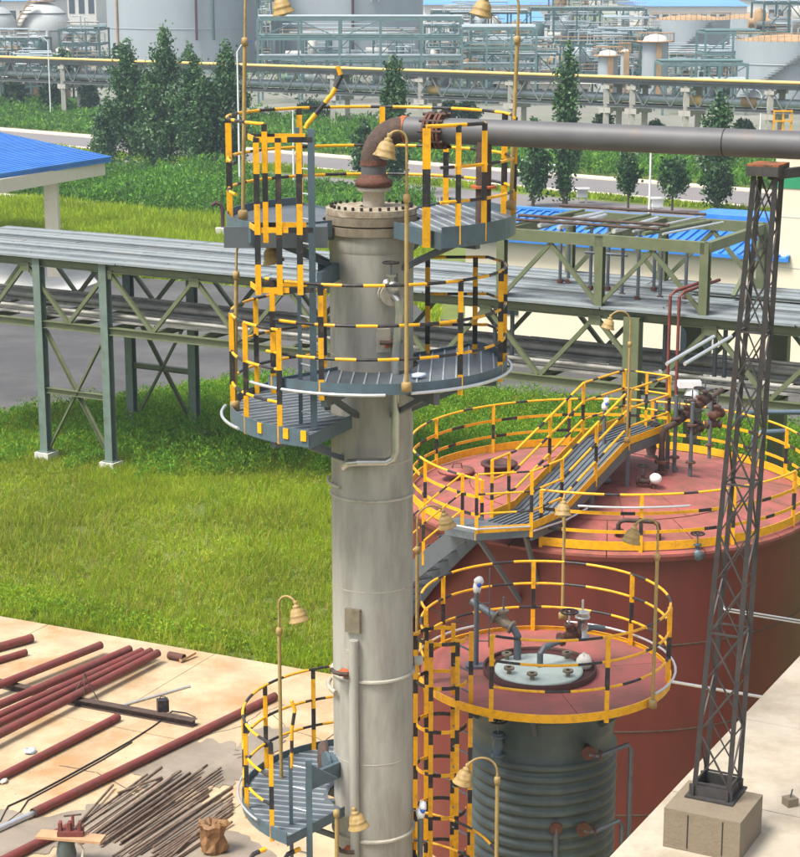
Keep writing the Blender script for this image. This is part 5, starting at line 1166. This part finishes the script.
for k in range(NP):
    f0, f1 = (k/NP)**.97*.97+.02, ((k+1)/NP)**.97*.97+.02
    for i in range(4):
        if (k+i) % 2: MB().beam(lerpf(i, f0), lerpf(i+1, f1), .018, .018).build('lacing_bar', 'mast_steel', mast); 
        else: MB().beam(lerpf(i+1, f0), lerpf(i, f1), .018, .018).build('lacing_bar', 'mast_steel', mast)
        MB().beam(lerpf(i, f0), lerpf(i+1, f0), .02, .02).build('lacing_bar', 'mast_steel', mast) if k % 3 == 0 else None
        if k % 1 == 0 and i in (0, 2):
            MB().beam(lerpf(i+1 if (k+i) % 2 else i, f0), lerpf(i if (k+i) % 2 else i+1, f1), .013, .013).build('lacing_bar', 'mast_steel', mast)
for i in range(4):
    a, b = LB[i], LB[(i+1) % 4]; dd = (b-a).normalized()*.05; MB().beam(a - dd + V((0, 0, .05)), b + dd + V((0, 0, .05)), .03, .13).build('base_channel', 'mast_steel', mast)
MB().box(V((bc.x, bc.y, 7.98)), (.56, .56, .025), mrz).build('base_plate', 'mast_steel', mast)
MB().box(V((topc.x, topc.y, 15.02)), (.34, .42, .10), mrz).build('head_channel', 'mast_steel', mast); MB().box(V((topc.x, topc.y, 15.08)), (.34, .42, .02), mrz).build('saddle_plate', 'rust_saddle', mast)
MB().beam(V((topc.x, topc.y-.12, 14.98)), V((topc.x+.45, topc.y+.1, 15.0)), .08, .10).build('bearing_beam', 'mast_steel', mast)
exec_order = 'slab objects'
# ---------------------------------------------------------------- things on the slab
def lpipe(a, b, r_, label, mt='pipe_red', open_end=True, group='red steel pipes lying on the slab', z=SZ, lift=0, name='steel_pipe', cat='pipe'):
    A_, B_ = pz(*a, z+r_), pz(*b, z+r_); A_.z += lift; B_.z += lift; t = thing(name, label, cat, (A_+B_)/2, group)
    MB().tube([A_, B_], r_, 14, caps=False).build('tube', mt, t)
    for e_, o_ in ((A_, B_), (B_, A_)):
        d = (e_-o_).normalized(); MB().lathe([(r_*.86, -.001), (r_*1.005, 0), (r_*1.005, -.04)], e_, 14, axis=d).build('end_rim', 'rust', t); MB().lathe([(r_*.86, -.02), (.001, -.12)], e_, 14, axis=d).build('bore', 'dark', t)
rps = [((-60, 663), (32, 638), .13, 'uppermost red pipe cut by the left edge, near the grass'), ((-70, 681), (26, 652), .10, 'second red pipe from the top at the left edge of the slab'),
       ((-60, 715), (101, 651), .12, 'single red pipe lying above the bundle, crossing the rusty beam'), ((-80, 746), (130, 655), .12, 'rearmost red pipe of the bundle of four'),
       ((-80, 758), (142, 657), .11, 'red pipe second from the rear in the bundle of four'), ((-80, 768), (151, 657), .11, 'red pipe third from the rear in the bundle of four'), ((-80, 782), (158, 659), .12, 'front red pipe of the bundle of four'),
       ((-60, 808), (118, 717), .11, 'short red pipe in the middle of the slab with a paper scrap beside it'), ((33, 813), (275, 696), .115, 'long red pipe with a grey rod slid into its lower end'), ((0, 862), (70, 827), .115, 'short red pipe lying in the damp patch at the bottom left')]
for a, b, r_, lb_ in rps: lpipe(a, b, r_*.86, lb_, lift=.16 if 'bundle' in lb_ or 'crossing' in lb_ else 0)
lpipe((169, 655), (184, 658), .10, 'stubby rusty red pipe offcut at the grass edge', 'rust', group=None)
MB_ = pz(186, 658, SZ+.06); t = thing('timber_scrap', 'small pale timber scrap beside the rusty pipe offcut', 'scrap', MB_); MB().beam(MB_ + V((-.12, -.2, 0)), MB_ + V((.2, .25, .05)), .08, .06).build('board', 'timber', t)
def bar(a, b, w_, h, label, name, cat, mt, grp=None, z=SZ):
    A_, B_ = pz(*a, z+h/2), pz(*b, z+h/2); t = thing(name, label, cat, (A_+B_)/2, grp); MB().beam(A_, B_, w_, h, prof='I').build('beam', mt, t); return t
bar((70, 700), (195, 723), .22, .16, 'rusty brown steel beam under the front end of the red pipe bundle', 'steel_beam', 'beam', 'rust_dark')
bar((-30, 676), (44, 694), .2, .155, 'rusty brown steel beam at the left edge beneath the red pipes', 'steel_beam', 'beam', 'rust_dark')
def rod(pts, r_, label, name, cat, mt, grp=None, z=SZ):
    P_ = [pz(x, y, z+r_) for x, y in pts]; t = thing(name, label, cat, P_[0], grp); MB().tube(P_, r_, 7).build('rod' if 'rod' in name else 'strand', mt, t)
rod(((117, 707), (190, 686)), .03, 'thin pale metal rod leaning off the rusty beam', 'metal_rod', 'rod', 'silver')
rod(((-30, 842), (34, 813)), .07, 'pale grey rod sticking out of the long red pipe', 'metal_rod', 'rod', 'silver')
rod(((0, 822), (8, 806), (28, 797), (60, 780), (100, 758), (130, 741), (152, 727), (163, 719)), .018, 'thin black cable trailing diagonally over the slab', 'cable', 'cable', 'dark')
rod(((2, 826), (20, 812), (28, 800), (60, 783), (100, 761), (132, 742)), .014, 'second thin cable lying beside the diagonal black cable', 'cable', 'cable', 'dark')
rod(((163, 719), (172, 711), (186, 713), (195, 717), (192, 720)), .016, 'looped cable end beside the black box on the beam', 'cable', 'cable', 'dark')
q = pz(163, 712, SZ+.12); t = thing('black_box', 'small black box sitting on the rusty beam', 'box', q); MB().box(q + V((0, 0, .17)), (.26, .2, .3), .3).build('case', 'black', t); MB().tube([q + V((-.08, 0, .32)), q + V((-.04, 0, .39)), q + V((.06, 0, .39)), q + V((.09, 0, .32))], .012, 5).build('handle', 'dark', t)
q = pz(86, 700, SZ); t = thing('tripod_stand', 'rusty three legged rod stand in front of the red pipe bundle', 'stand', q)
for a in (200, 270, 330): MB().tube([q + V((0, 0, .62)), q + V((.42*math.cos(R(a)), .42*math.sin(R(a)), 0))], .014, 5).build('leg', 'rust_dark', t)
MB().cyl(q + V((0, 0, .55)), q + V((0, 0, .68)), .03, 8).build('head', 'rust_dark', t)
rr = random.Random(21)
for px, py, lb_ in ((74, 697, 'blue white paper cup by the front of the pipe bundle'), (105, 708, 'crumpled white paper beside the rusty beam'), (30, 753, 'pale blue paper scrap next to the short red pipe'), (3, 783, 'off white crumpled rag at the left edge of the slab')):
    q = pz(px, py, SZ); m = MB(); m.sphere(q + V((0, 0, .05)), .10 if px != 30 else .15, 8, jit=.35, sz=.4 if px != 74 else 1.2); tag(m.build('paper_scrap', 'cloth_blue' if px != 3 else 'offwhite', loc=q), lb_, 'litter', 'litter on the slab')
# pile of thin rods, each its own thing
ORD = ['first', 'second', 'third', 'fourth', 'fifth', 'sixth', 'seventh', 'eighth', 'ninth', 'tenth', 'eleventh', 'twelfth', 'thirteenth', 'fourteenth', 'fifteenth']
for k in range(30):
    f = k/29; sh = rr.uniform(-11, 11); x0 = 62 + f*112 + sh + rr.uniform(-2, 2); y0 = 836 + f*26 - sh*.68 + rr.uniform(-1, 1)
    L_ = rr.uniform(.85, 1.1); x1 = x0 + (98 + rr.uniform(-6, 6))*L_; y1 = y0 - (67 + rr.uniform(-4, 4))*L_
    if x1 > 232: q_ = (232 - x0)/(x1 - x0); x1 = 232; y1 = y0 + (y1-y0)*q_
    r_ = rr.choice((.028, .032, .024)); A_, B_ = pz(x0, y0, SZ+r_+rr.choice((0, 0, .05))), pz(x1, y1, SZ+r_+rr.choice((0, .05)))
    lb_ = 'thin rusty pipe, %s from the upper left of the pile' % ORD[k] if k < 15 else 'thin rusty pipe, %s from the lower right of the pile' % ORD[29-k]
    tag(MB().tube([A_, A_.lerp(B_, .5) + V((0, 0, .004)), B_], r_, 7).build('thin_pipe', rr.choice(['rebar', 'rebar', 'rust_dark', 'rebar_pale']), loc=(A_+B_)/2), lb_, 'thin pipe', 'pile of thin rusty pipes on the slab')
for a, b, lb_ in (((66, 838), (113, 785), 'thin rusty pipe standing apart at a steeper angle above the pile'), ((118, 793), (162, 777), 'short rusty pipe lying across the top of the pile'), ((170, 857), (232, 800), 'thin dark pipe along the lowest edge of the pile')):
    A_, B_ = pz(*a, SZ+.09), pz(*b, SZ+.09); tag(MB().tube([A_, B_], .028, 7).build('thin_pipe', 'rebar', loc=A_), lb_, 'thin pipe', 'pile of thin rusty pipes on the slab')
G = scatter([pz(-30, 600), pz(0, 622), pz(326, 680), pz(360, 857), pz(330, 900), pz(-60, 900)], 1500); gz = rng.uniform(.002, .011, 1500)*rng.uniform(.4, 1, 1500); ga = rng.uniform(0, 6.28, 1500)
gv = np.stack([np.column_stack([G[:, 0] + np.cos(ga + k*2.09)*gz*1.6, G[:, 1] + np.sin(ga + k*2.09)*gz*1.6, np.full(1500, SZ+.006)]) for k in range(3)], 1); gt = np.column_stack([G[:, 0], G[:, 1], SZ + gz*1.5])
gf = np.concatenate([np.stack([gv[:, k], gv[:, (k+1) % 3], gt], 1) for k in range(3)]); o = npmesh('grit', gf, 3, 0, np.tile(rng.integers(0, 2, 1500), 3), ['rust_dark', 'rust'], kind='stuff'); o['label'] = 'rust flakes and grit scattered over the concrete slab'
for c_i, P_ in enumerate(([(285, 705), (262, 712), (240, 727), (205, 735), (180, 752)], [(270, 712), (290, 730), (318, 738), (332, 748)], [(60, 765), (95, 772), (130, 790), (160, 797)])):
    cr = MB()
    for a, b in zip(P_, P_[1:]):
        A_, B_ = pz(*a, SZ+.004), pz(*b, SZ+.004)
        for k in range(4):
            p_, q_ = A_.lerp(B_, k/4), A_.lerp(B_, (k+1)/4); cr.beam(p_ + V((rr.uniform(-.03, .03), rr.uniform(-.03, .03), 0)), q_, .014, .004)
    cr.build('slab_crack', 'rust_dark', slab)
# crumpled sack
q = pz(214, 852, SZ); m = MB(); n = 18
rows = [(.20, 0), (.27, .12), (.25, .3), (.22, .5), (.27, .68), (.31, .80), (.20, .86), (.08, .72)]; vs = []
for r_, z in rows:
    for k in range(n): a = 2*math.pi*k/n; w_ = r_*(1 + .16*math.sin(3*a + z*9) + .12*math.sin(7*a - z*5) + rr.uniform(-.07, .07)); vs.append(q + V((w_*math.cos(a), w_*math.sin(a)*.8, z*.76 + rr.uniform(-.03, .03))))
m.add(vs, [(i*n+k, i*n+(k+1) % n, (i+1)*n+(k+1) % n, (i+1)*n+k) for i in range(len(rows)-1) for k in range(n)]); tag(m.build('crumpled_sack', 'sack', loc=q), 'crumpled brown plastic sack standing at the end of the thin pipe pile', 'sack')
# pipe vice on a board
q = pz(72, 862, SZ); t = thing('pipe_vice', 'red pipe vice bolted on a pinkish board over a green stand', 'vice', q)
bq = q + V((0, 0, .55)); MB().beam(bq + V((-.65, .1, 0)), bq + V((.65, -.15, 0)), .34, .05).build('board', 'timber', t)
MB().lathe([(.16, 0), (.2, .2), (.14, .5)], q + V((-.1, 0, 0)), 14).build('stand_drum', 'coil_green', t)
m = MB(); m.box(bq + V((0, 0, .08)), (.5, .2, .1)); 
for dx in (-.2, -.02, .18): m.box(bq + V((dx, 0, .2)), (.06, .14, .2))
m.tube([bq + V((.05, 0, .2)), bq + V((.05, 0, .45))], .03, 8); m.build('vice_body', 'pipe_red', t)
MB().tube([bq + V((-.12, 0, .42)), bq + V((.22, 0, .46))], .018, 6).build('handle', 'rust_dark', t)
MB().tube([q + V((.1, 0, .5)), q + V((.25, -.1, .3)), q + V((.2, -.1, 0))], .03, 6).build('cable_coil', 'offwhite', t)
exec_order = 'right edge yellow frame'
b = pz(783, 155); b.z = 0
yf = thing('yellow_railing', 'orange yellow railed step frame by the bridge at the right edge', 'railing', V((gx(783, 180, 120), 180, 0)))
yx = gx(783, 180, 120)
for dx in (-.85, 0, .8): MB().beam(V((yx+dx, 180, 0)), V((yx+dx, 180, pY(783, 110, 180).z)), .16, .16, up=(0, 1, 0)).build('post', 'yellow', yf)
for py in (111, 121, 131): z = pY(783, py, 180).z; MB().beam(V((yx-.85, 179.9, z)), V((yx+.8, 179.9, z)), .12, .16).build('rail', 'yellow', yf)
# ---------------------------------------------------------------- haze
hm = bpy.data.materials.new('haze_air'); hm.use_nodes = True; n = hm.node_tree.nodes; n.clear(); o_ = n.new('ShaderNodeOutputMaterial'); v_ = n.new('ShaderNodeVolumePrincipled')
v_.inputs['Color'].default_value = (.72, .86, 1, 1); v_.inputs['Density'].default_value = .00042; v_.inputs['Anisotropy'].default_value = .2; hm.node_tree.links.new(v_.outputs[0], o_.inputs['Volume']); M['haze_air'] = hm
hz = MB().prism([(-1500, -40), (1500, -40), (1500, 2600), (-1500, 2600)], -1, 30).build('haze', 'haze_air', kind='stuff'); hz['label'] = 'thin pale air over the whole plant'
